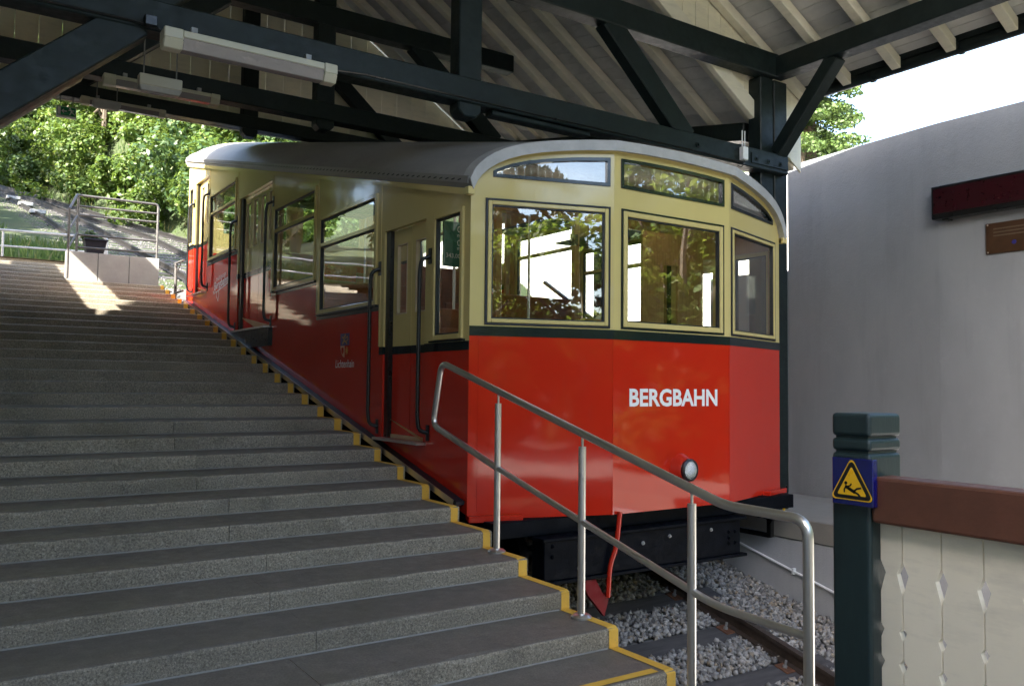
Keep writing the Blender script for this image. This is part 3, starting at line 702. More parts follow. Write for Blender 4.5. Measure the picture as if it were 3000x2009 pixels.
# trusses
def truss(y, tz0, tz1, cz0, cz1, cx, label, px, rear):
    t = thing('roof_truss', (XC, y+.09, tz0), label, 'truss', 'dark timber trusses of the hall')
    B = dict(bevel=.010)
    x0, x1 = -.62, (7.60 if px else 8.02)
    box('tie_beam', x0, x1, y, y+.18, tz0, tz1, 'timber_green', t, **B)
    box('upper_chord', 2*XC-cx, cx, y+.004, y+.176, cz0, cz1, 'timber_green', t, **B)
    top = (zb0(XC) if not rear else zb1(XC, y))-.05
    MB().prism([(3.44, y+.02, tz0-.06), (3.49, y+.02, tz0-.11), (3.61, y+.02, tz0-.11), (3.66, y+.02, tz0-.06), (3.66, y+.02, top), (3.44, y+.02, top)], (0, .16, 0)).build('king_post', 'timber_green', t, **B)
    for s in (1, -1):
        a = (mx(s, 5.06), y+.09, cz0+.06); b = (mx(s, 6.10), y+.09, tz1-.05)
        if rear: a = (mx(s, 4.70), y+.09, cz0+.06); b = (mx(s, 5.90), y+.09, tz1-.05)
        beam('strut', a, b, .14, .22, 'timber_green', t, up=(0, 0, 1), **B)
    # knee braces under the tie
    beam('brace', (.98, y+.09, tz0+.06), (-.42, y+.09, tz0-1.18), .16, .24, 'timber_green', t, **B)
    # posts
    gz = lambda x, yy: (.27 if x > 5 else max(0, math.floor((yy-Y0)/TR)*RI))
    if px:
        for xa, xb in ((7.25, 7.455), (7.475, 7.69)):
            box('post', xa, xb, y+.085, y+.26, .27, 4.96, 'timber_green', t, **B)
    else:
        box('post', 7.80, 8.0, y+.185, y+.36, .27, zb1(7.9, y+.3)-.02, 'timber_green', t, **B)
    box('post', -.52, -.30, y+.185, y+.36, gz(0, y+.3)-.05, tz1+.75, 'timber_green', t, **B)
    for x in (6.19, 7.06, 7.26, 7.45): MB().lathe([(.030, 0), (.030, .016), (.017, .017), (.015, .034)], (x, y, (tz0+tz1)/2-.01), (0, -1, 0), 6).build('bolt', 'timber_green', t)
    return t
t1 = truss(5.90, 3.90, 4.11, 4.955, 5.21, 7.46, 'dark green timber truss directly above the front of the car, carrying the white antenna', True, False)
truss(9.12, 4.585, 4.79, 5.70, 5.93, 6.14, 'dark green timber truss across the middle of the hall', False, True)
truss(12.01, 5.20, 5.385, 6.30, 6.50, 6.05, 'dark green timber truss in front of the boarded far gable', False, True)
box('bolster', 3.78, 4.85, 5.94, 6.06, 3.855, 3.899, 'timber_green', t1, bevel=.008)
beam('plate_brace', (7.50, 5.22, 4.98), (7.50, 5.95, 4.14), .15, .15, 'timber_green', t1, bevel=.008)
box('strap', 6.99, 7.58, 5.888, 5.899, 3.945, 4.05, 'timber_green', t1)
beam('barge_rafter', (XC+.1, 6.11, zb1(XC+.1, 6.2)-.02), (7.35, 6.11, zb1(7.35, 6.2)-.02), .07, .17, 'rafter_cream', roof, bevel=.006)
beam('barge_rafter', (XC-.1, 6.11, zb1(XC+.1, 6.2)-.02), (2*XC-7.35, 6.11, zb1(7.35, 6.2)-.02), .07, .17, 'rafter_cream', roof, bevel=.006)

tube('cable', [(-.3, 5.885, 3.93), (.4, 5.888, 3.925), (.95, 5.885, 3.93), (1.12, 5.86, 3.90)], .008, 'black_paint', t1, n=6)
tube('cable', [(2.31, 5.86, 3.895), (2.6, 5.89, 3.93), (4.2, 5.892, 3.925), (6.0, 5.892, 3.93), (6.85, 5.892, 3.92)], .006, 'black_paint', t1, n=6)
box('junction_box', 1.02, 1.10, 5.83, 5.898, 3.905, 3.975, 'black_paint', t1, bevel=.006)
an = thing('antenna', (6.84, 5.87, 3.94), 'small white wireless antenna with two rods on the front timber tie', 'antenna')
box('body', 6.80, 6.878, 5.835, 5.899, 3.935, 4.075, 'plastic_white', an, bevel=.008)
for x in (6.815, 6.855): tube('rod', [(x, 5.868, 4.07), (x, 5.868, 4.245)], .0065, 'plastic_white', an, n=6)
tube('cable', [(6.85, 5.87, 3.94), (6.86, 5.88, 3.90), (6.83, 5.895, 3.87), (6.78, 5.898, 3.88)], .005, 'black_paint', an, n=6)

def tube_lamp(x0, x1, y, z0, z1, label):
    t = thing('tube_lamp', ((x0+x1)/2, y, z1), label, 'lamp', 'long tube lamps under the trusses')
    h = z1-z0; e = .12*(x1-x0)/1.18; w = .075
    for a, b in ((x0, x0+e), (x1-e*.8, x1)):
        MB().hexa([(a,y-w*.55,z0),(b,y-w*.55,z0),(b,y+w*.55,z0),(a,y+w*.55,z0),(a,y-w,z0+h*.45),(b,y-w,z0+h*.45),(b,y+w,z0+h*.45),(a,y+w,z0+h*.45)]).box(a, b, y-w, y+w, z0+h*.451, z1).build('end_cap', 'lamp_housing', t, bevel=.006)
    box('housing', x0+e, x1-e*.8, y-w*.9, y+w*.9, z0+h*.62, z1-.002, 'lamp_housing', t, bevel=.005)
    MB().hexa([(x0+e,y-w*.5,z0+.004),(x1-e*.8,y-w*.5,z0+.004),(x1-e*.8,y+w*.5,z0+.004),(x0+e,y+w*.5,z0+.004),(x0+e,y-w*.85,z0+h*.62),(x1-e*.8,y-w*.85,z0+h*.62),(x1-e*.8,y+w*.85,z0+h*.62),(x0+e,y+w*.85,z0+h*.62)]).build('diffuser', 'lamp_diffuser', t, bevel=.004)
    for x in (x0+.2, x1-.2): box('bracket', x-.02, x+.02, y-.02, y+.02, z1-.002, z1+.05, 'galvanised', t)
tube_lamp(1.12, 2.31, 5.80, 3.755, 3.885, 'long cream tube lamp under the front timber truss')
tube_lamp(1.21, 2.32, 9.02, 4.475, 4.575, 'long cream tube lamp under the middle timber truss')
tube_lamp(1.35, 2.37, 11.92, 5.10, 5.195, 'long cream tube lamp under the rear timber truss')
def box_lamp(x0, x1, y, z0, z1, zr, label, m):
    t = thing('hanging_sign_box', ((x0+x1)/2, y, z0), label, 'light box', 'light boxes hanging on rods')
    MB().hexa([(x0+.02,y-.03,z0),(x1-.02,y-.03,z0),(x1-.02,y+.03,z0),(x0+.02,y+.03,z0),(x0,y-.05,z0+.04),(x1,y-.05,z0+.04),(x1,y+.05,z0+.04),(x0,y+.05,z0+.04)]).build('lower_shade', 'box_grey', t, bevel=.004)
    box('body', x0, x1, y-.05, y+.05, z0+.041, z1, m, t, bevel=.006)
    for x in (x0+.04, x1-.04): tube('rod', [(x, y, z1-.005), (x, y, zr)], .006, 'galvanised', t, n=6)
box_lamp(1.275, 1.615, 7.5, 4.0, 4.135, zb1(1.45, 7.5)+.05, 'pale box hanging on two rods between front and middle truss', 'lamp_housing')
box_lamp(1.315, 1.605, 10.5, 4.672, 4.757, zb1(1.45, 10.5)+.05, 'grey box with a light underside hanging on two rods between middle and rear truss', 'box_grey')
ex = thing('exit_sign', (1.21, 12.1, 4.93), 'green emergency exit sign with arrow and running figure', 'sign')
box('body', 1.10, 1.325, 12.06, 12.12, 4.935, 5.075, 'plastic_white', ex, bevel=.004)
box('face', 1.108, 1.317, 12.054, 12.0595, 4.957, 5.068, 'sign_green', ex)
mb = MB(); o = (1.108, 12.0525, 4.957)
mb.add([(1.112,12.0525,4.962),(1.145,12.0525,4.962),(1.145,12.0525,5.063),(1.112,12.0525,5.063)], [(0,1,2,3)])
ux, uz = (1,0,0), (0,0,1)
stroke(mb, [(.055,.055),(.105,.055)], .011, ux, uz, o); stroke(mb, [(.072,.075),(.052,.055),(.072,.035)], .010, ux, uz, o)
stroke(mb, [(.150,.082),(.160,.055),(.150,.030),(.142,.014)], .013, ux, uz, o); stroke(mb, [(.160,.055),(.180,.040),(.196,.022)], .011, ux, uz, o)
stroke(mb, [(.130,.072),(.150,.078),(.172,.068),(.186,.074)], .009, ux, uz, o); stroke(mb, [(.138,.095),(.146,.100)], .016, ux, uz, o)
mb.build('pictogram', 'sign_white', ex, fixn=False)
for x in (1.14, 1.285): tube('rod', [(x, 12.09, 5.07), (x, 12.09, 5.215)], .006, 'galvanised', ex, n=6)

# ================================================================== the funicular car
XL, XR = 3.334, 6.965; XM = (XL+XR)/2; YF = 5.53; YN = 5.17; XA = 4.470; XB = 2*XM-XA; YR = 14.66
car = thing('funicular_car', (XM, 9.8, .6), 'red and cream funicular car with grey arched roof standing at the stairs', 'funicular car')
def eave(y): return 3.13+.2335*(y-5.51)
def cbot(y): return .585+.2555*(y-5.51)
BELT = [(5.0,7.13,1.845,1.915),(7.13,8.72,2.25,2.31),(8.72,10.26,2.635,2.69),(10.26,11.75,2.99,3.06),(11.75,13.33,3.345,3.41),(13.33,15,3.735,3.795)]
def blo(y): return next(b[2] for b in BELT if b[0] <= y < b[1])
def bhi(y): return next(b[3] for b in BELT if b[0] <= y < b[1])
WIN = [(5.62,6.11,1.935,2.97,None),(7.20,8.67,2.31,3.36,3.05),(8.77,10.21,2.69,3.73,3.425),(11.83,13.26,3.415,4.43,4.125),(14.24,14.57,3.80,4.77,None)]
DOOR = [(6.25,7.05,1.10,2.97,2),(10.31,11.70,2.275,4.09,4),(13.37,14.20,2.965,4.78,2)]
FLOOR = [(5.2,7.13,1.10),(7.13,8.72,1.48),(8.72,10.26,1.87),(10.26,11.75,2.275),(11.75,13.33,2.60),(13.33,14.62,2.965)]
ub = [YF+.0, YR] + [b[0] for b in BELT[1:]]
holes = [(w[0], w[1], K(w[2]), K(w[3])) for w in WIN] + [(d[0], d[1], K(d[2]), K(d[3])) for d in DOOR]
for side in (0, 1):
    if side == 0: mp = lambda u, z, d: (XL+d, u, z)
    else: mp = lambda u, z, d: (XR-d, u, z)
    panel('side_panel', ub, cbot, eave, holes, mp, .045, 'red_paint', car, zhi=blo)['label'] = 'lower side panel painted glossy red'
    for b0_, b1_, l_, h_ in BELT:
        a_ = max(b0_, YF); e_ = min(b1_, YR)
        for d in DOOR:
            if a_ <= d[0] < e_:
                if d[0]-a_ > .02: panel('belt_strip', [a_, d[0]], K(l_), K(h_), [], mp, .049, 'belt_paint', car, d0=-.004)
                a_ = d[1]
        if e_-a_ > .02: panel('belt_strip', [a_, e_], K(l_), K(h_), [], mp, .049, 'belt_paint', car, d0=-.004)
    panel('side_panel', ub, cbot, eave, holes, mp, .045, 'cream_paint', car, zlo=bhi)['label'] = 'upper side panel painted cream'
    panel('side_lining', ub, lambda y: cbot(y)+.3, lambda y: eave(y)-.02, holes, mp, .012, 'interior_wood', car, d0=.047)
    # vertical cover strips at the compartment joints
    for y in (7.13, 8.72, 10.26, 11.77, 13.31):
        lo = bhi(y-.01)+.005
        pt = [mp(y-.012, lo, -.006), mp(y+.012, lo, -.006), mp(y+.012, lo, .0), mp(y-.012, lo, 0), mp(y-.012, eave(y)-.06, -.006), mp(y+.012, eave(y)-.06, -.006), mp(y+.012, eave(y)-.06, 0), mp(y-.012, eave(y)-.06, 0)]
        MB().hexa(pt).build('cover_strip', 'cream_paint', car)
    for u0, u1, z0, z1, zm in WIN:
        w = ring('window', u0+.002, u1-.002, z0+.002, z1-.002, .040, -.020, .040, mp, 'cream_paint', car, bevel=.004)
        ring('gasket', u0+.043, u1-.043, z0+.043, z1-.043, .012, -.006, .030, mp, 'rubber_black', w)
        if zm:
            panel('transom', [u0+.041, u1-.041], K(zm-.018), K(zm+.018), [], mp, .04, 'cream_paint', w, d0=-.012)
            panel('gasket', [u0+.0555, u1-.0555], K(zm-.030), K(zm-.019), [], mp, .03, 'rubber_black', w, d0=-.004)
        panel('pane', [u0+.05, u1-.05], K(z0+.05), K((zm-.031) if zm else (z1-.05)), [], mp, .006, 'window_glass', w, d0=.012)
        if zm: panel('pane', [u0+.05, u1-.05], K(zm+.0185), K(z1-.05), [], mp, .006, 'window_glass', w, d0=.006)
        panel('sill_strip', [u0-.03, u1+.02], K(z0-.018), K(z0-.003), [], mp, .03, 'belt_paint', w, d0=-.03)
    for u0, u1, z0, z1, nl in DOOR:
        jam = .085 if nl == 2 else .10
        box_ = panel('door_jamb', [u1-jam+.002, u1-.002], K(z0), K(z1-.002), [], mp, .05, 'black_paint', car, d0=.02)
        wl_ = (u1-jam-u0)/nl
        b0, b1 = blo((u0+u1)/2), bhi((u0+u1)/2)
        for i in range(nl):
            a = u0+wl_*i+.004; b = a+wl_-.008
            hw = .5*wl_*.56; cc = (a+b)/2; hz0, hz1 = z0+1.10, z0+1.73
            hole = [(cc-hw, cc+hw, K(hz0), K(hz1))]
            dr = panel('door', [a, b], K(z0+.03), K(z1-.004), hole, mp, .03, 'cream_paint', car, zlo=K(b1), d0=.055)
            panel('lower_leaf', [a, b], K(z0+.03), K(z1-.004), [], mp, .03, 'red_paint', dr, zhi=K(b0), d0=.055)
            panel('belt_strip', [a, b], K(b0), K(b1), [], mp, .032, 'belt_paint', dr, d0=.0535)
            ring('gasket', cc-hw+.001, cc+hw-.001, hz0+.001, hz1-.001, .010, .050, .08, mp, 'partition_beige', dr)
            panel('pane', [cc-hw+.01, cc+hw-.01], K(hz0+.01), K(hz1-.01), [], mp, .005, 'window_glass', dr, d0=.066)
        panel('door_sill', [u0-.04, u1+.02], K(z0-.022), K(z0-.002), [], mp, .15, 'steel_bright', car, d0=-.085)
        panel('kick_plate', [u0+.003, u1-jam], K(z0), K(z0+.028), [], mp, .06, 'partition_beige', car, d0=.05)
    # step well below the middle door
    panel('step_box', [10.18, 11.95], K(2.03), K(2.252), [], mp, .09, 'black_paint', car, d0=-.055)
    for y, z0, z1 in ((6.165,1.18,2.64),(7.135,1.19,2.64),(10.245,2.33,3.81),(11.785,2.33,3.81),(13.31,3.02,4.47),(14.225,3.02,4.47)):
        s = -1 if side == 0 else 1; xo = (XL if side == 0 else XR)
        pts = fillet([(xo+s*-.002, y, z1), (xo+s*.075, y+.02, z1-.03), (xo+s*.085, y+.03, z1-.14), (xo+s*.085, y+.03, z0+.12), (xo+s*.075, y+.02, z0+.02), (xo+s*-.002, y, z0)], .05, 4)
        g = MB().tube(pts, .017, 10).build('grab_rail', 'black_paint', car, smooth=True)
        for z in (z0, z1): panel('foot_plate', [y-.022, y+.022], K(z-.065), K(z+.065), [], mp, .011, 'black_paint', g, d0=-.010)
    # trims along the eave
    for dz, h, w, m, nm in ((-.075, .05, .03, 'cream_paint', 'drip_rail'), (.018, .055, .05, 'car_roof_grey', 'vent_strip')):
        x = XL-w/2 if side == 0 else XR+w/2
        beam(nm, (x, 5.50, eave(5.50)+dz), (x, 14.72, eave(14.72)+dz), w, h, m, car)
    pf = MB()
    for k in range(0, 92):
        y = 5.6+k*.098; xx = XL-.052 if side == 0 else XR+.0505
        pf.box(xx, xx+.0015, y, y+.05, eave(y)+.014, eave(y)+.024)
    pf.build('vent_perforation', 'rubber_black', car)['kind'] = 'stuff'
# writing on the side
text('lettering', 'Lichtenhain', (XL-.0006, 8.155, 1.735), (0,-1,0), (0,0,1), .078, 'letter_white', car, width=.465, off=.004, shear=.12)
mb = MB(); o = Vector((XL-.0015, 8.04, 1.84)); uy = Vector((0,-1,0)); uz = Vector((0,0,1))
def flat(pts, m, nm, d=.0015):
    P = [Vector((XL-d, 8.04, 1.835)) + uy*a + uz*b for a, b in pts]
    q = MB().add(P, [tuple(range(len(P)))]).build(nm, m, car, fixn=False); return q
flat([(0,.12),(.225,.12),(.225,.24),(0,.24)], 'logo_blue', 'coat_of_arms')
flat([(0,.118),(.11,.118),(.11,0),(.07,.01),(.03,.045),(.008,.085)], 'logo_pale', 'coat_of_arms')
flat([(.03,.10),(.085,.10),(.092,.06),(.06,.03),(.03,.06)], 'red_paint', 'coat_of_arms', .0025)
lion = MB()
for pts, w in (([(.06,.14),(.10,.17),(.09,.20),(.13,.225)],.022),([(.10,.17),(.15,.15),(.17,.135)],.016),([(.09,.19),(.05,.205)],.012),([(.13,.19),(.18,.21)],.011),([(.14,.16),(.19,.175),(.185,.205)],.009)):
    stroke(lion, pts, w, uy, uz, (XL-.003, 8.04, 1.835))
lion.build('coat_of_arms', 'logo_gold', car, fixn=False)
rays = MB()
for k in range(9): stroke(rays, [(.165, .07), (.165+.035*math.cos(k*.7), .07+.04*math.sin(k*.7))], .009, uy, uz, (XL-.003, 8.04, 1.835))
rays.build('coat_of_arms', 'logo_gold', car, fixn=False)
sd = Vector((0, -1, .085)).normalized()
text('lettering', 'THÜRINGER', (XL-.0006, 12.80, 3.055), sd, (0,.0,1), .062, 'letter_white', car, width=.50, off=-.004, shear=.1)
text('lettering', 'Bergbahn', (XL-.0006, 12.90, 2.895), sd, (0,.0,1), .155, 'letter_white', car, width=.72, off=.0, shear=.15)
lg = MB(); stroke(lg, [(0,0),(.05,-.055),(.10,-.03),(.12,.03)], .014, sd, uz, (XL-.002, 12.95, 2.93)); stroke(lg, [(.12,-.0),(.76,.035)], .012, sd, uz, (XL-.002, 12.93, 2.885))
stroke(lg, [(.16,-.005),(.17,-.06),(.26,-.15),(.30,-.05),(.27,.01)], .013, sd, uz, (XL-.002, 12.93, 2.885)); lg.build('lettering', 'letter_white', car, fixn=False)

# ---- the three-sided front
def face_y(x):
    d = abs(x-XM); return YN if d <= XB-XM else YN+(YF-YN)*(d-(XB-XM))/(XR-XB)
AD = [0,.35,.68,1.0,1.2,1.38,1.52,1.62,1.69,1.74,1.78,1.805,1.8155]; AZ = [3.512,3.507,3.492,3.465,3.438,3.405,3.365,3.32,3.275,3.235,3.19,3.15,3.11]
def arch(x): return float(np.interp(abs(x-XM), AD, AZ))
def facet(p, q):
    p = Vector((p[0], p[1], 0)); q = Vector((q[0], q[1], 0)); L = (q-p).length; t = (q-p)/L; nrm = Vector((t.y, -t.x, 0))
    def mp(x, z, d):
        u = (x-p.x)/(q.x-p.x)*L; v = p + t*u - nrm*d; return (v.x, v.y, z)
    return mp, nrm, t
FAC = [((XL,YF),(XA,YN)), ((XA,YN),(XB,YN)), ((XB,YN),(XR,YF))]
CURVE = lambda x0, x1, n: [x0+(x1-x0)*i/n for i in range(n+1)]
for i, (p, q) in enumerate(FAC):
    mp, nrm, tt = facet(p, q); x0, x1 = p[0], q[0]
    if i == 0: wx = (3.445, 4.440); hx = (3.500, 4.437)
    elif i == 1: wx = (4.545, 5.755); hx = (4.540, 5.760)
    else: wx = (2*XM-4.440, 2*XM-3.445); hx = (2*XM-4.437, 2*XM-3.500)
    tt_top = lambda x: max(3.222, arch(x)-.062)
    main = (wx[0], wx[1], K(2.04), K(3.025)); tr = (hx[0], hx[1], K(3.19), tt_top)
    us = CURVE(x0, x1, 22) + CURVE(hx[0], hx[1], 16)
    top = lambda x: arch(x)-.004
    panel('front_panel', [x0, x1], K(.56), top, [], mp, .045, 'red_paint', car, zhi=K(1.955))['label'] = 'front apron painted bright red'
    panel('belt_strip', [x0, x1], K(1.955), K(2.03), [], mp, .049, 'belt_paint', car, d0=-.004)
    panel('front_panel', us, K(2.0305), top, [main, tr], mp, .045, 'cream_paint', car)['label'] = 'front window wall painted cream'
    w = ring('window', wx[0]+.001, wx[1]-.001, 2.041, 3.024, .018, -.012, .04, mp, 'rubber_black' if i != 1 else 'belt_paint', car, bevel=.003)
    ring('frame', wx[0]+.0195, wx[1]-.0195, 2.0595, 3.0055, .030 if i != 1 else .042, -.016, .036, mp, 'cream_paint', w, bevel=.004)
    e = .050 if i != 1 else .062
    ring('gasket', wx[0]+e, wx[1]-e, 2.04+e, 3.025-e, .010, -.006, .03, mp, 'rubber_black', w)
    panel('pane', [wx[0]+e+.004, wx[1]-e-.004], K(2.04+e+.004), K(3.025-e-.004), [], mp, .006, 'window_glass', w, d0=.010)
    w = ring('transom_window', hx[0]+.001, hx[1]-.001, 3.191, 0, .027, -.010, .04, mp, 'belt_paint', car, ztop=lambda x: tt_top(x)-.001, n=16)
    panel('pane', CURVE(hx[0]+.024, hx[1]-.024, 16), K(3.214), lambda x: max(3.216, tt_top(x)-.024), [], mp, .006, 'window_glass', w, d0=.012)
    # seam strips
    if i < 2: panel('seam_cover', [x1-.006, x1+.006] if False else [x1-.007, x1-.001], K(.57), K(1.95), [], mp, .003, 'red_paint', car, d0=-.003)
mpL, nL, tL = facet(*FAC[0]); panel('seam_cover', [3.405, 3.412], K(.62), K(1.95), [], mpL, .003, 'red_paint', car, d0=-.003)
mpM, nM, tM = facet(*FAC[1]); mpR, nR, tR = facet(*FAC[2])
text('lettering', 'BERGBAHN', (4.64, YN-.0008, 1.415), (1,0,0), (0,0,1), .148, 'letter_white', car, width=1.03, off=.030)
for mpx, a, b in ((mpL, XL+.0, 3.74), (mpR, 6.56, XR-.0)):
    panel('bumper_plate', [a, b], K(.545), K(.592), [], mpx, .075, 'red_paint', car, d0=-.07, bevel=.004)
# headlights
for x in (5.225,):
    hl = MB().lathe([(.135, .0), (.128, .03), (.112, .05), (.105, .085), (.088, .10)], (x, YN+.005, .885), (0,-1,0), 28).build('headlight', 'red_paint', car, smooth=True)
    MB().lathe([(.094, .096), (.094, .118), (.076, .128), (.074, .10)], (x, YN+.005, .885), (0,-1,0), 28).build('rim', 'lantern_rim', hl, smooth=True)
    MB().lathe([(.077, .104), (.074, .118), (.055, .128), (.028, .134), (.002, .136)], (x, YN+.005, .885), (0,-1,0), 28).build('lens', 'headlight_lens', hl, smooth=True)
# ---- roof shell
xsr = [XM+s*d for s in (-1,) for d in reversed([0,.2,.45,.7,.95,1.15,1.32,1.46,1.57,1.65,1.715,1.765,1.80,1.835])] + [XM+d for d in (.2,.45,.7,.95,1.15,1.32,1.46,1.57,1.65,1.715,1.765,1.80,1.835)]
def roof_pt(x, t, off):
    xx = XM+(x-XM)*(1+off*.35/1.835*1.0); yf = face_y(max(XL, min(XR, x)))-.055
    y = yf+(14.82-yf)*t; d = abs(x-XM)
    z = float(np.interp(d, AD+[1.835], AZ+[3.085])) + .2335*(y-yf-.055) + off
    rear = smooth01((y-14.05)/.77); z -= (.30*rear*rear)*max(.0, (1-(d/1.9)**2))
    return (xx, y, z)
ts = [0, .02, .06, .15, .3, .45, .6, .75, .85, .9, .93, .96, .98, 1.0]; n = len(xsr); mb = MB()
for off in (.065, .0):
    for t in ts: mb.v += [roof_pt(x, t, off) for x in xsr]
m = len(ts)
for l in range(2):
    for j in range(m-1):
        for i in range(n-1):
            a = l*m*n+j*n+i; mb.f.append((a, a+1, a+n+1, a+n))
for j, jj in ((0, 0), (m-1, m-1)):
    for i in range(n-1): mb.f.append((j*n+i, j*n+i+1, m*n+j*n+i+1, m*n+j*n+i))
for i in (0, n-1):
    for j in range(m-1): mb.f.append((j*n+i, (j+1)*n+i, m*n+(j+1)*n+i, m*n+j*n+i))
rf = mb.build('roof', 'car_roof_grey', car, smooth=True)
# front lip of sheet pieces
mb = MB()
for a, b in zip(xsr, xsr[1:]):
    p = [roof_pt(a,0,-.004), roof_pt(b,0,-.004), roof_pt(b,.012,-.004), roof_pt(a,.012,-.004), roof_pt(a,0,.078), roof_pt(b,0,.078), roof_pt(b,.012,.078), roof_pt(a,.012,.078)]
    p = [(q[0], q[1]-.012, q[2]) for q in p[:2]]+p[2:4]+[(q[0], q[1]-.012, q[2]) for q in p[4:6]]+p[6:8]
    mb.hexa(p)
mb.build('roof_lip', 'roof_lip_grey' if 'roof_lip_grey' in MATS else 'car_roof_grey', rf)
for x in (XL-.03, XR+.03): box('lip_bracket', x-.03, x+.03, 5.47, 5.53, 3.03, 3.09, 'cream_paint', car, bevel=.004)
# rear wall
mpB = lambda u, z, d: (u, YR-d, z)
rb = cbot(YR)
panel('rear_panel', [XL+.05, XR-.05], K(rb), K(5.25), [(3.9, 5.0, K(4.1), K(5.0)), (5.3, 6.4, K(4.1), K(5.0))], mpB, .05, 'cream_paint', car, zlo=K(3.75), d0=0)
panel('rear_panel', [XL+.05, XR-.05], K(rb), K(3.748), [], mpB, .05, 'red_paint', car)
# ---- inside
for a, b, z in FLOOR: box('floor', XL+.06, XR-.06, a if a > 5.3 else 5.56, b-.003, z-.06, z, 'car_floor', car)
for (a, b, z), (a2, b2, z2) in zip(FLOOR, FLOOR[1:]): box('riser', XL+.06, XR-.06, a2, a2+.02, z-.06, z2-.061, 'partition_beige', car)
V = [roof_pt(x, t, -.02) for t in (0.02, .95) for x in xsr[2:-2]]; nn = len(xsr)-4
np_mesh('ceiling', V, [(i, i+1, nn+i+1, nn+i) for i in range(nn-1)], 'car_ceiling', car, smooth=True)
def bench(y, z, x0, x1, face):
    b = MB().box(x0, x1, y-.02, y+.02, z+.02, z+(1.02 if y == 7.06 else .84)).build('seat_back', 'seat_wood', car, bevel=.015, seg=2)
    MB().box(x0, x1, min(y, y+face*.42), max(y, y+face*.42), z+.40, z+.44).build('seat', 'seat_wood', car, bevel=.012)
    for x in (x0+.06, x1-.06): box('seat_leg', x-.02, x+.02, y+face*.30-.02, y+face*.30+.02, z, z+.40, 'rack_grey', car)
for y, z, f in ((7.06, 1.10, -1), (7.22, 1.48, 1), (8.66, 1.48, -1), (8.80, 1.87, 1), (10.20, 1.87, -1), (11.85, 2.60, 1), (13.25, 2.60, -1)):
    for x0, x1 in ((3.44, 4.55), (5.75, 6.86)):
        if y == 7.06 and x0 > 5: continue
        if y == 7.06: x0, x1 = 3.86, 4.75
        bench(y, z, x0, x1, f)
# wooden partition frames across the car
for y, z in ((7.13, 1.10), (10.24, 1.87)):
    for x in (3.42, 4.62, 5.62, 6.80): box('wood_post', x-.035, x+.035, y-.03, y+.03, z, eave(y)+.02, 'interior_wood', car, bevel=.005)
    box('wood_header', 3.42, 6.85, y-.025, y+.025, eave(y)-.16, eave(y)-.04, 'interior_wood', car, bevel=.005)
for xa, xb in ((5.66, 6.76),): box('partition', xa, xb, 7.12, 7.14, 1.10, 2.02, 'interior_wood', car)
m, nt, b = new_mat('lamp_lit'); b.inputs['Emission Color'].default_value = (1, .93, .82, 1); b.inputs['Emission Strength'].default_value = .45
for xx in (4.25, 6.05):
    for a, b in ((5.75, 6.95), (7.3, 8.55), (8.9, 10.1), (10.5, 11.6), (11.95, 13.1)):
        MB().beam((xx, a, eave(a)+.10), (xx, b, eave(b)+.10), .12, .035).build('ceiling_lamp', 'lamp_lit', car)
ct = box('control_cabinet', 4.9, 5.55, 5.75, 6.25, 1.10, 2.0, 'partition_beige', car, bevel=.01)
panel('cab_wall', [5.92, 6.80], K(1.10), K(3.18), [(6.22, 6.42, K(2.10), K(2.85))], lambda u, z, d: (u, 6.40+d, z), .03, 'interior_wood', car)
box('cab_pillar', 5.88, 5.95, 5.60, 6.40, 1.10, 3.25, 'interior_wood', car) if False else None
# luggage racks
for x0, x1 in ((6.45, 6.90), (3.40, 3.80)):
    for a, b, z in ((7.25, 8.6, 3.38), (8.85, 10.1, 3.74), (11.9, 13.2, 4.44)):
        r = MB()
        for k in range(9): r.box(x0+(x1-x0)*k/9, x0+(x1-x0)*(k+.7)/9, a, b, z, z+.02)
        r.build('luggage_rack', 'rack_grey', car)
for x, y, z in ((4.62, 8.0, 1.48), (5.62, 8.0, 1.48), (4.62, 9.4, 1.87), (5.62, 9.4, 1.87), (4.9, 11.0, 2.275)): tube('grab_pole', [(x, y, z), (x, y, eave(y)+.18)], .016, 'steel_bright', car, n=8)
sg = box('fire_sign', 5.52, 5.62, 7.09, 7.098, 3.08, 3.20, 'display_red', car)
# information screen behind the small front side window
sc = box('info_screen', 3.90, 4.15, 6.955, 6.985, 2.70, 3.13, 'screen_green', car, bevel=.004)
for i, (tx, hh, zz) in enumerate((('0', .075, 3.03), ('m', .03, 2.985), ('0', .075, 2.90), ('m', .03, 2.86), ('343,00', .06, 2.775), ('m', .03, 2.73))):
    text('lettering', tx, (4.045 if i < 4 else (3.925 if i == 4 else 4.09), 6.9535, zz), (1,0,0), (0,0,1), hh*.8, 'letter_white', sc)
# ---- underframe
mb = MB(); 
box('front_beam', 3.42, 6.88, 5.30, 5.52, .43, .555, 'underframe_black', car, bevel=.006)
box('headstock', 3.82, 6.0, 5.20, 5.36, .10, .40, 'underframe_black', car, bevel=.006)
box('headstock_flange', 3.79, 6.06, 5.17, 5.38, .40, .425, 'underframe_black', car, bevel=.004)
box('headstock_flange', 3.79, 6.06, 5.17, 5.38, .075, .10, 'underframe_black', car, bevel=.004)
for x, z in ((4.15,.17),(4.5,.24),(4.82,.30),(5.12,.33),(5.62,.34),(5.85,.30),(5.93,.30),(5.85,.20),(5.93,.20),(5.85,.25),(3.90,.36),(3.90,.28)): MB().lathe([(.017,0),(.017,.01),(.009,.011),(.009,.02)], (x, 5.20, z), (0,-1,0), 6).build('bolt_head', 'galvanised' if x < 5.7 and x > 4 else 'underframe_black', car)
for x in (3.62, 6.70):
    beam('sole_bar', (x, 5.5, cbot(5.5)-.14), (x, 14.4, cbot(14.4)-.14), .10, .26, 'underframe_black', car)
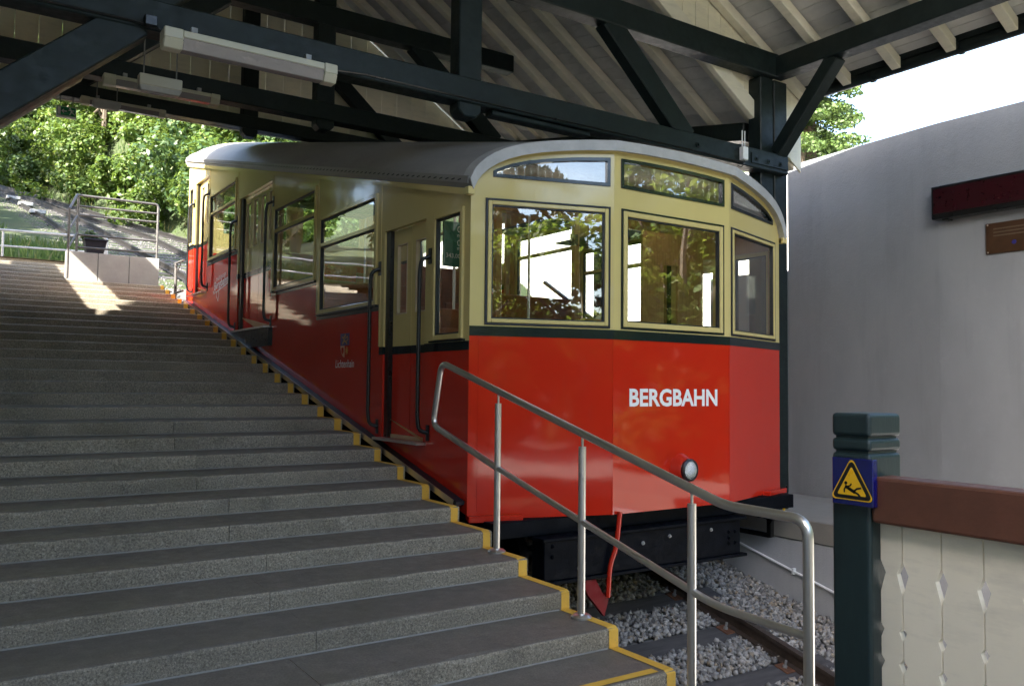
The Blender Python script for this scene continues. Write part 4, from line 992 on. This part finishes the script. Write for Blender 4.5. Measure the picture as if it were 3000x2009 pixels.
for y in (6.1, 8.6, 11.4, 13.6):
    beam('cross_member', (3.4, y, cbot(y)-.08), (6.9, y, cbot(y)-.08), .10, .16, 'underframe_black', car)
    if y in (6.1, 13.6):
        for x in (4.25, 6.05):
            MB().lathe([(.30,-.06),(.30,-.03),(.27,-.02),(.27,.05),(.10,.055)], (x, y+.25, track_z(y+.25)+.19+.265), (1,0,0), 24).build('wheel', 'underframe_black', car, smooth=True)
        tube('axle', [(4.1, y+.25, track_z(y+.25)+.455), (6.2, y+.25, track_z(y+.25)+.455)], .06, 'underframe_black', car)
        for x in (4.0, 6.3): box('axle_box', x-.08, x+.08, y+.05, y+.45, track_z(y)+.32, cbot(y)-.1, 'underframe_black', car)
panel('under_skirt', [5.6, YR], lambda y: cbot(y)-.36, lambda y: cbot(y)-.004, [], lambda u, z, d: (XL+.03+d, u, z), .02, 'underframe_black', car)
panel('under_skirt', [5.6, YR], lambda y: cbot(y)-.36, lambda y: cbot(y)-.004, [], lambda u, z, d: (XR-.05+d, u, z), .02, 'underframe_black', car)
tube('guard_pipe', fillet([(4.53, 5.15, .58), (4.50, 5.16, .30), (4.445, 5.17, .165), (4.425, 5.17, -.08)], .06), .020, 'red_paint', car)
MB().prism([(4.17,5.20,.09),(4.32,5.20,.07),(4.40,5.20,-.06),(4.455,5.20,-.06),(4.455,5.20,-.12),(4.415,5.20,-.235),(4.25,5.20,-.05)], (0, .035, 0)).build('rail_guard', 'red_matte', car)
tube('guard_hanger', [(4.30, 5.25, .10), (4.30, 5.25, .0)], .02, 'underframe_black', car)
# side step frame on the right
sf = thing('step_frame', (7.05, 5.9, .1), None, None, parent=car) if False else None
for a, b in (((7.05,5.72,.48),(7.05,5.72,.07)), ((7.05,5.72,.085),(7.05,6.3,.085)), ((7.05,5.74,.38),(7.05,6.3,.38))): beam('step_bracket', a, b, .05, .05, 'black_paint', car, up=(1,0,0))
tube('strap', [(7.10, 5.552, .60), (7.10, 5.575, .45)], .012, 'black_paint', car, n=6); tube('strap', [(7.10, 5.575, .45), (7.10, 5.60, .31)], .013, 'sign_yellow', car, n=6)
# platform edge grating between stairs and car
gr = thing('edge_grating', (3.28, 10, sl(10)), 'black metal grating along the gap between stairs and car', 'grating')
beam('tread_plate', (3.292, 5.56, cbot(5.56)+.085), (3.292, 14.45, cbot(14.45)+.02), .075, .03, 'grating_black', gr)
beam('edge_angle', (3.252, 5.6, cbot(5.6)+.075), (3.252, 14.45, cbot(14.45)+.012), .006, .05, 'steel_bright', gr)

# ================================================================== foreground rail, gate, wall fittings
hr = thing('handrail', (3.16, 4, .3), 'brushed steel handrail at the foot of the stairs', 'handrail')
XH = 3.16; P = lambda y, z: (XH, y, z)
MB().tube(fillet([P(4.85,1.018), P(5.76,1.265), P(5.64,1.745), P(2.83,1.012), P(2.36,1.008), P(2.36,.012)], .085, 6), .0235, 14).build('top_tube', 'steel_bright', hr, smooth=True)
MB().tube(fillet([P(4.85,1.018), P(2.90,.523), P(2.36,.505)], .12, 6), .0195, 12).build('lower_tube', 'steel_bright', hr, smooth=True)
for y, zb, zt in ((4.845, .45, 1.455), (3.93, .225, 1.222), (3.05, 0.0, .995)):
    tube('post', [P(y, zb), P(y, zt)], .0225, 'steel_bright', hr, n=14)
    tube('pin', [P(y, zt-.01), P(y, zt+.08)], .0075, 'steel_bright', hr, n=8)
    MB().lathe([(.062, 0), (.062, .010), (.048, .022), (.026, .026)], P(y, zb+.001), (0,0,1), 24).build('flange', 'steel_bright', hr, smooth=True)
MB().lathe([(.058, 0), (.058, .010), (.044, .020), (.026, .024)], P(2.36, .001), (0,0,1), 24).build('flange', 'steel_bright', hr, smooth=True)

gp = thing('gate_post', (2.69, 1.77, 0), 'dark green timber gate post with a grooved rounded head', 'post')
def post_seg(z0, z1, bev=.02): box('post_block', 2.60, 2.79, 1.697, 1.845, z0, z1, 'timber_green2', gp, bevel=bev, seg=3)
m, nt, b = new_mat('timber_green2'); f = noise(nt, 9, 6, .65, coord='World', stretch=(1,1,.3))
nt.links.new(ramp(nt, f, [(.3,(.007,.018,.020)),(.6,(.011,.027,.029)),(.85,(.020,.040,.041))]), b.inputs['Base Color']); b.inputs['Roughness'].default_value = .45
bump(nt, b, noise(nt, 30, 5, .7, coord='World', stretch=(1,1,.25)), .25, .006)
MB().box(2.612, 2.778, 1.709, 1.833, 0, 1.47).build('core', 'timber_green2', gp)
for z0, z1 in ((1.418, 1.498), (1.368, 1.412), (0.002, 1.362)): post_seg(z0, z1, .014)
wsn = thing('warning_sign', (2.58, 1.74, 1.19), 'blue sign with a yellow slipping hazard triangle on the green gate post', 'sign')
box('plate', 2.572, 2.598, 1.667, 1.822, 1.188, 1.346, 'sign_blue', wsn, bevel=.002)
SX = 2.5705; so = (SX, 1.822, 1.188); suy = (0,-1,0); suz = (0,0,1)
def tri(r, cy=.066, rnd=.010):
    pts = []
    for k in range(3):
        a = math.pi/2+k*2*math.pi/3; c = Vector((.0775+(r-rnd)*math.cos(a), cy+(r-rnd)*math.sin(a)))
        for j in range(5): t = a-math.pi/3+2*math.pi/3*j/4; pts.append((c.x+rnd*math.cos(t)*1.0, c.y+rnd*math.sin(t)))
    return pts
for r, m_, d, nm in ((.086, 'sign_yellow', .0004, 'triangle'), (.079, 'sign_black', .0010, 'triangle'), (.061, 'sign_yellow', .0016, 'triangle')):
    MB().add([(SX-d, 1.822-a, 1.188+c) for a, c in tri(r, .0665, .012 if r > .07 else .004)], [tuple(range(15))]).build(nm, m_, wsn, fixn=False)
fg = MB(); so2 = (SX-.0022, 1.822, 1.188)
for pts, w in (([(.056,.062),(.070,.055),(.088,.046)], .011), ([(.056,.062),(.050,.052),(.050,.043)], .005), ([(.062,.062),(.072,.066),(.077,.072)], .005), ([(.088,.047),(.102,.040),(.110,.032)], .007), ([(.086,.048),(.098,.058),(.112,.061)], .006)): stroke(fg, pts, w, suy, suz, so2)
fg.add([(SX-.0022, 1.822-(.056+.006*math.cos(k*.7)), 1.188+.074+.006*math.sin(k*.7)) for k in range(9)], [tuple(range(9))])
fg.build('falling_figure', 'sign_black', wsn, fixn=False)

# picket gate running towards the camera
pg = thing('picket_gate', (2.68, .8, 0), 'white picket gate with cut-out diamonds and a brown top rail', 'gate')
box('top_rail', 2.602, 2.72, -.9, 1.694, 1.135, 1.288, 'rail_brown', pg, bevel=.010, seg=2)
box('lower_rail', 2.675, 2.73, -.9, 1.69, .14, .24, 'picket_white', pg, bevel=.006)
# each board has notches; two neighbours make a diamond
def picket(ya, yb, first=False):
    n = [(.93, .055, .035), (.995, 0, 0)]
    cuts = [(1.010, .905, .018), (.800, .755, .011), (.695, .650, .012), (.515, .420, .016)]   # z top, z bottom, half width
    zt, zb = 1.133, .03; L = [(ya, zb)]; Rr = [(yb, zb)]
    def edge(y, s):
        e = [(y, zb)]
        for a, c, w in reversed(cuts):
            mid = c+(a-c)*.62
            e += [(y, c), (y+s*w, mid), (y, a)]
        e.append((y, zt)); return e
    e1 = edge(ya+.0025, 1); e2 = edge(yb-.0025, -1)
    poly = e1 + list(reversed(e2))
    mb = MB(); zs = sorted(set([p[1] for p in e1]))
    f1 = {p[1]: p[0] for p in e1}; f2 = {p[1]: p[0] for p in e2}
    for za, zc in zip(zs, zs[1:]):
        mb.hexa([(2.650, f1[za], za), (2.650, f2[za], za), (2.674, f2[za], za), (2.674, f1[za], za), (2.650, f1[zc], zc), (2.650, f2[zc], zc), (2.674, f2[zc], zc), (2.674, f1[zc], zc)])
    return mb
ye = 1.694
bw = .1315; y = 1.614; picket(y-.0, 1.694).build('picket', 'picket_white', pg)
k = 0
while y > -.85:
    picket(y-bw, y).build('picket', 'picket_white', pg); y -= bw
# display and plaque on the wall
ld = thing('led_display', (8.75, 4.2, 3.38), 'long dark red dot matrix display high on the grey wall', 'display')
box('case', 8.70, 8.83, 3.60, 4.925, 3.385, 3.735, 'black_paint', ld, bevel=.006)
box('screen', 8.692, 8.699, 3.63, 4.895, 3.44, 3.70, 'display_red', ld)
for y in (4.80, 3.7): box('mount', 8.74, 8.84, y-.03, y+.03, 3.368, 3.384, 'black_paint', ld)
pq = thing('plaque', (8.84, 4.2, 2.96), 'brown metal plaque on the grey wall below the display', 'plaque')
box('plate', 8.828, 8.846, 3.75, 4.425, 2.965, 3.278, 'plaque_bronze', pq, bevel=.003)
for y, z in ((4.405, 3.262), (4.405, 2.98)): MB().lathe([(.008,0),(.008,.004),(.003,.006)], (8.828, y, z), (-1,0,0), 10).build('screw', 'steel_bright', pq)
simple('engraving', (.10, .07, .045), .5)
for i, (z, w) in enumerate(((3.215,.5),(3.18,.55),(3.145,.5))): box('engraved_line', 8.8265, 8.8279, 4.35-w, 4.35, z-.006, z+.006, 'engraving', pq)
MB().lathe([(.022,0),(.022,.001)], (8.828, 4.15, 3.06), (-1,0,0), 16).build('emblem', 'logo_blue', pq)
# far steps and rails glimpsed between car and wall
fr = thing('service_stair', (7.9, 8.5, .27), 'dark steel service steps glimpsed between car and grey wall', 'stairs')
for i in range(9): box('tread', 7.5, 8.7, 7.6+.3*i, 7.88+.3*i, .42+.17*i, .46+.17*i, 'galvanised', fr)
for z in (.9, 1.25): beam('rail', (7.6, 7.3, z+.2), (7.6, 10.4, z+1.9), .05, .05, 'black_paint', fr)
for x in (7.52, 8.68): beam('stringer', (x, 7.5, .40), (x, 10.3, 1.93), .04, .2, 'black_paint', fr)

# ================================================================== vegetation
def leaf_cloud(name, centers, radii, n, size, mat, parent, flat=.0, droop=0.0):
    k = len(centers); idx = rng.integers(0, k, n); C = np.array(centers)[idx]; Rr = np.array(radii)[idx]
    d = rng.normal(size=(n, 3)); d /= np.linalg.norm(d, axis=1, keepdims=True); rr = rng.uniform(.45, 1.0, (n, 1))**.5
    P = C + d*rr*Rr
    nrm = d*.8 + rng.normal(0, .55, (n, 3)) + np.array([0, 0, .55]); nrm /= np.linalg.norm(nrm, axis=1, keepdims=True)
    a = np.cross(nrm, rng.normal(size=(n, 3))); a /= np.linalg.norm(a, axis=1, keepdims=True); b = np.cross(nrm, a)
    s = (size*rng.uniform(.55, 1.25, (n, 1)))*.5
    q = np.stack([P-a*s, P-b*s*.62, P+a*s, P+b*s*.62], 1).reshape(-1, 3)
    return np_mesh(name, q, np.arange(4*n).reshape(-1, 4), mat, parent)
def tree(name, label, x, y, h, rad, n, size, mat, group, lobes=22, low=.15, z=None, shape='round', trunk=True):
    z = ground_z(x, y) if z is None else z
    t = thing(name, (x, y, z), label, 'tree' if 'tree' in name else 'shrub', group)
    cs, rs = [], []
    if shape == 'round':
        for _ in range(lobes):
            u = rng.uniform(0, 1); a = rng.uniform(0, 2*math.pi); zz = low+(1-low)*u
            w = math.sin(math.pi*min(1, .18+.80*(1-zz)**.75))*rad; r = rng.uniform(.15, 1)**.6*w
            cs.append((x+r*math.cos(a), y+r*math.sin(a), z+h*zz*.95)); q = rad*rng.uniform(.22, .42); rs.append((q, q, q*.75))
    else:
        nl = max(9, int(h*1.5*lobes/26))
        for i in range(nl):
            u = i/(nl-1); R_ = rad*(1-u)**.85+.12; zz = z+h*(low+(1-low)*u)
            for j in range(max(3, int(7*(1-u)+3))):
                a = rng.uniform(0, 2*math.pi)
                for q in (.35, .72, 1.0):
                    cs.append((x+R_*q*math.cos(a), y+R_*q*math.sin(a), zz-R_*q*.30+rng.uniform(-.08, .08)*h/nl)); e = R_*.26*(1.25-q*.5)+.06; rs.append((e, e, e*.35))
    if trunk:
        mb = MB(); lean = rng.uniform(-.04, .04)*h
        mb.tube([(x, y, z-.2), (x+lean*.3, y, z+h*.35), (x+lean, y+lean*.3, z+h*.9)], [h*.022+.03, h*.016+.02, .012], 7)
        for _ in range(7):
            i = rng.integers(0, len(cs)); c = cs[i]; zz = z+h*rng.uniform(.2, .6)
            mb.tube([(x+lean*.3, y, zz), ((x+c[0])/2, (y+c[1])/2, (zz+c[2])/2+.1), c], [h*.008+.012, h*.005+.008, .006], 5)
        mb.build('trunk', 'bark', t, smooth=True)
    leaf_cloud('crown', cs, rs, n, size, mat, t)
    return t
GS = 'maple shrubs below the forest edge'
shr = [(2.9,51.5,3.6,2.2,'a'),(3.7,48.2,4.2,2.4,'a'),(4.9,45.0,5.2,2.6,'b'),(5.7,41.5,5.6,2.5,'c'),(6.5,39.5,4.6,2.1,'b'),(7.4,37.5,5.4,2.4,'b'),(8.2,36.0,5.8,2.4,'c'),(7.4,33.4,3.4,1.7,'c'),(8.8,33.0,4.4,2.0,'c'),(9.6,34.5,6.0,2.6,'b'),(10.9,33.5,5.4,2.6,'c'),(6.9,43.5,7.0,2.6,'b'),(9.0,40.5,7.2,2.9,'c'),(5.9,36.9,2.2,1.3,'c'),(12.8,35,6.0,2.8,'b'),(6.8,34.9,2.0,1.2,'c')]
lab = {'a': ('leaf_mid', 'mid green bushy maple shrub'), 'b': ('leaf_bright', 'bright green maple shrub'), 'c': ('leaf_bright', 'sunlit pale green maple shrub')}
where = ['at the top end of the visible track','beside the far rails','below the dark spruces','left of the young maple in the clearing','in front of the dark clearing','right of the dark clearing','behind the parapet railing','low beside the gravel verge','beside the rear of the car','in front of the silver spruce','behind the rear of the car','pointed, standing in the dark clearing','tall, above the car roof end','tiny, on the gravel verge','behind the car roof','smallest, at the track edge']
for (x, y, h, r, k), w_ in zip(shr, where):
    tree('maple_shrub', lab[k][1]+' '+w_, x, y, h, r, int(2600+900*h), .23, lab[k][0], GS, lobes=26, low=.06)
proto = None
for k in range(46):
    x = rng.uniform(2.2, 13); yb_ = max(27.0, 62-4.6*x); y = yb_+(rng.uniform(.2, 1.6) if k % 2 else rng.uniform(.6, 9)); h = rng.uniform(1.3, 3.2); r = h*rng.uniform(.5, .7)
    t = thing('bank_shrub', (x, y, ground_z(x, y)), '%s green bush on the bank %s' % ('small' if h < 1.8 else 'waist-high' if h < 2.5 else 'tall rounded', 'beside the far end of the tracks' if x < 4.2 else 'below the dark spruces' if x < 6.2 else 'above the parapet railing' if x < 8.6 else 'behind the rear of the car'), 'shrub', 'low bushes on the bank')
    cs = [(x+rng.normal(0, r*.5), y+rng.normal(0, r*.5), ground_z(x, y)+h*rng.uniform(.1, .9)) for _ in range(12)]
    leaf_cloud('crown', cs, [(r*.4, r*.4, r*.32)]*12, int(1400+700*h), .20, rng.choice(['leaf_bright', 'leaf_bright', 'leaf_mid']), t)
GT = 'forest trees on the hillside'
for x, y, h, r, m_, sh, l_ in [
    (3.0,60,11,2.8,'leaf_dark','c','dark spruce tree at the left forest edge'),
    (6.3,57,13,3.2,'leaf_dark','c','tall dark spruce tree behind the exit sign'),
    (9.0,54,13,3.2,'leaf_dark','c','tall dark spruce tree above the clearing'),
    (11.3,52,12,3.0,'leaf_bronze','r','bronze leaved tree beside the silver spruce'),
    (12.6,48,10.5,2.2,'leaf_silver','c','pale silver blue spruce tree'),
    (14.4,47,11,3.2,'leaf_bright','r','light green tree right of the silver spruce'),
    (17.0,46,12,3.4,'leaf_dark','c','dark spruce tree above the car roof'),
    (19.0,43,12,3.4,'leaf_conifer','c','yellow green spruce tree above the car roof'),
    (22.5,44,13,3.6,'leaf_bright','r','broad light green tree far behind the car roof'),
    (4.6,56,7.5,3.0,'leaf_mid','r','mid green tree below the left spruces'),
    (1.2,58,8,3.2,'leaf_mid','r','mid green tree at the left end of the forest edge'),
    (7.9,50,7.5,2.6,'leaf_bronze','r','olive tree standing in front of the tall spruces'),
    (26,40,14,4.0,'leaf_dark','c','dark spruce tree far to the right of the hill'),
    (14,58,14,4.0,'leaf_dark','c','dark spruce tree high on the hill'),
    (5.0,66,14,4.0,'leaf_dark','c','dark spruce tree highest on the left'),
    (10.0,64,14,4.2,'leaf_dark','c','dark spruce tree behind the first spruces'),
    (0.0,66,13,4.0,'leaf_dark','c','dark spruce tree behind the left forest edge'),
    (19.5,54,14,4.2,'leaf_dark','c','dark spruce tree above the light green trees')]:
    tree('forest_tree', l_, x, y, h, r, 11000 if sh == 'c' else 9000, .30, m_, GT, lobes=30, low=.04, shape='cone' if sh == 'c' else 'round')
tree('spruce_tree', 'sunlit yellow green spruce tree rising behind the grey wall', 23.3, 17.3, 20, 2.5, 120000, .15, 'leaf_conifer', None, lobes=70, low=.04, shape='cone', z=0)
# trees behind the camera, mirrored in the glass
GB = 'trees in front of the station'
for x, y, h, r, m_, l_ in [(-1,-10,5.2,2.3,'leaf_yard','bright green bush beyond the landing, behind the station house corner'),(2.6,-9.4,5.0,2.2,'leaf_yard','bright green bush straight behind the landing'),(5.2,-9.8,5.4,2.3,'leaf_yard','bright green bush facing the car windows'),(8.2,-9.2,5.0,2.3,'leaf_yard','bright green bush in front of the grey wall end'),(11,-7.5,5.6,2.4,'leaf_yard','bright green bush past the grey wall end'),(11.6,-1.2,5.6,2.0,'leaf_yard','bright green bush just outside the grey wall end'),(14.2,1.6,6.0,2.4,'leaf_yard','bright green bush on the bank outside the grey wall'),(14.5,-3.5,7,2.6,'leaf_yard','tall bright green bush on the forecourt edge')]:
    tree('yard_shrub', l_, x, y, h*1.15, r*1.1, 9000, .22, m_, GB, lobes=26, low=.04, z=-.05)
for x, y, h, r, l_ in [(-3,-18,15,4,'dark spruce tree behind the bushes of the forecourt'),(3,-19,16,4.2,'dark spruce tree opposite the car windows'),(9,-18,15,4,'dark spruce tree opposite the grey wall'),(15,-15,14,4,'dark spruce tree at the right of the forecourt')]:
    tree('yard_spruce', l_, x, y, h, r, 8000, .4, 'leaf_dark', GB, low=.05, shape='cone', z=-.05)
for x, y, h, r, m_, l_ in [(13.5,-4.5,9,3.2,'leaf_bright','ivy green tree in front of the station, beside the wall end'),(18,-9,11,4,'leaf_mid','tall broad tree in front of the station'),(7.5,-13,9,3.6,'leaf_bright','light green tree facing the front of the car'),(23,-2,11,4,'leaf_bright','light green tree out on the right of the station'),(-6,-15,11,4,'leaf_mid','broad tree behind the landing'),(1.0,-19,12,4.5,'leaf_bright','large tree far behind the landing')]:
    tree('yard_tree', l_, x, y, h, r, 7000, .34, m_, GB, lobes=26, low=.08, z=ground_z(x, y))
for x, y, h, r, m_, l_ in [(-6.5,18,9,3.0,'leaf_bright','bright tree left of the stair head'),(-4.6,20.5,8,2.4,'leaf_mid','mid green tree left of the stair head'),(-7.5,27,11,3.2,'leaf_bright','tall bright tree beyond the terrace corner'),(-3.6,29,9,2.4,'leaf_bright','bright tree close to the left of the tracks'),(-5.5,42,12,3.4,'leaf_mid','tall mid green tree up the line'),(-2.8,46,10,2.6,'leaf_bright','slim bright tree up the line'),(-5.5,24,8,2.8,'leaf_bright','light green tree left of the terrace'),(-9,31,11,3.6,'leaf_mid','tall tree left of the terrace'),(-4.2,36,9,3.2,'leaf_bright','light green tree left of the tracks'),(-12,20,10,3.6,'leaf_mid','broad tree left of the station house')]:
    tree('side_tree', l_, x, y, h, r, 7000, .32, m_, 'trees left of the terrace', lobes=26, low=.08)

# weeds and grass
def blades(name, n, xr, yr, zf, h, label, keep=None, mat='grass_blades', w=.02):
    X = rng.uniform(*xr, n); Yy = rng.uniform(*yr, n)
    if keep is not None: k = keep(X, Yy); X = X[k]; Yy = Yy[k]; n = len(X)
    Z = np.array([zf(a, b) for a, b in zip(X, Yy)]); H = h*rng.uniform(.4, 1.2, n); a = rng.uniform(0, 2*math.pi, n); l = rng.uniform(.05, .5, n)*H
    B = np.stack([X, Yy, Z-.02], -1); D = np.stack([np.cos(a), np.sin(a), 0*a], -1)*w; T = B + np.stack([np.cos(a*1.7)*l, np.sin(a*1.7)*l, H], -1)
    M = B + (T-B)*.55 + D*.2 + np.stack([0*H, 0*H, .08*H], -1)
    q = np.stack([B-D, B+D, M+D*.6, T], 1).reshape(-1, 3)
    return tag(np_mesh(name, q, np.arange(4*n).reshape(-1, 4), mat), label, kind='stuff')
blades('weeds', 5000, (-3.5, 2.9), (19.4, 23), lambda x, y: ground_z(x, y) if y > 19.8 else 3.9, .36, 'tall flowering weeds and grass behind the terrace railing', lambda X, Y: X < 3.2-.0*Y)
blades('verge_grass', 16000, (1.5, 12), (28, 56), ground_z, .38, 'rough grass on the bank between tracks and shrubs', lambda X, Y: Y > 62-4.6*X-1.0)
blades('bank_grass', 7000, (-2.5, 3.2), (26, 46), ground_z, .4, 'grass along the left of the hill tracks', lambda X, Y: X < np.interp(Y, [20, 46], [2.0, -.8]))
leaf_cloud('plant_leaf_mass', [(2.08, 16.38, 4.12), (2.14, 16.42, 4.10), (2.02, 16.36, 4.08), (2.26, 16.42, 4.06)], [(.09,.09,.09), (.08,.08,.08), (.08,.08,.07), (.06,.06,.04)], 900, .05, 'leaf_mid', pot)
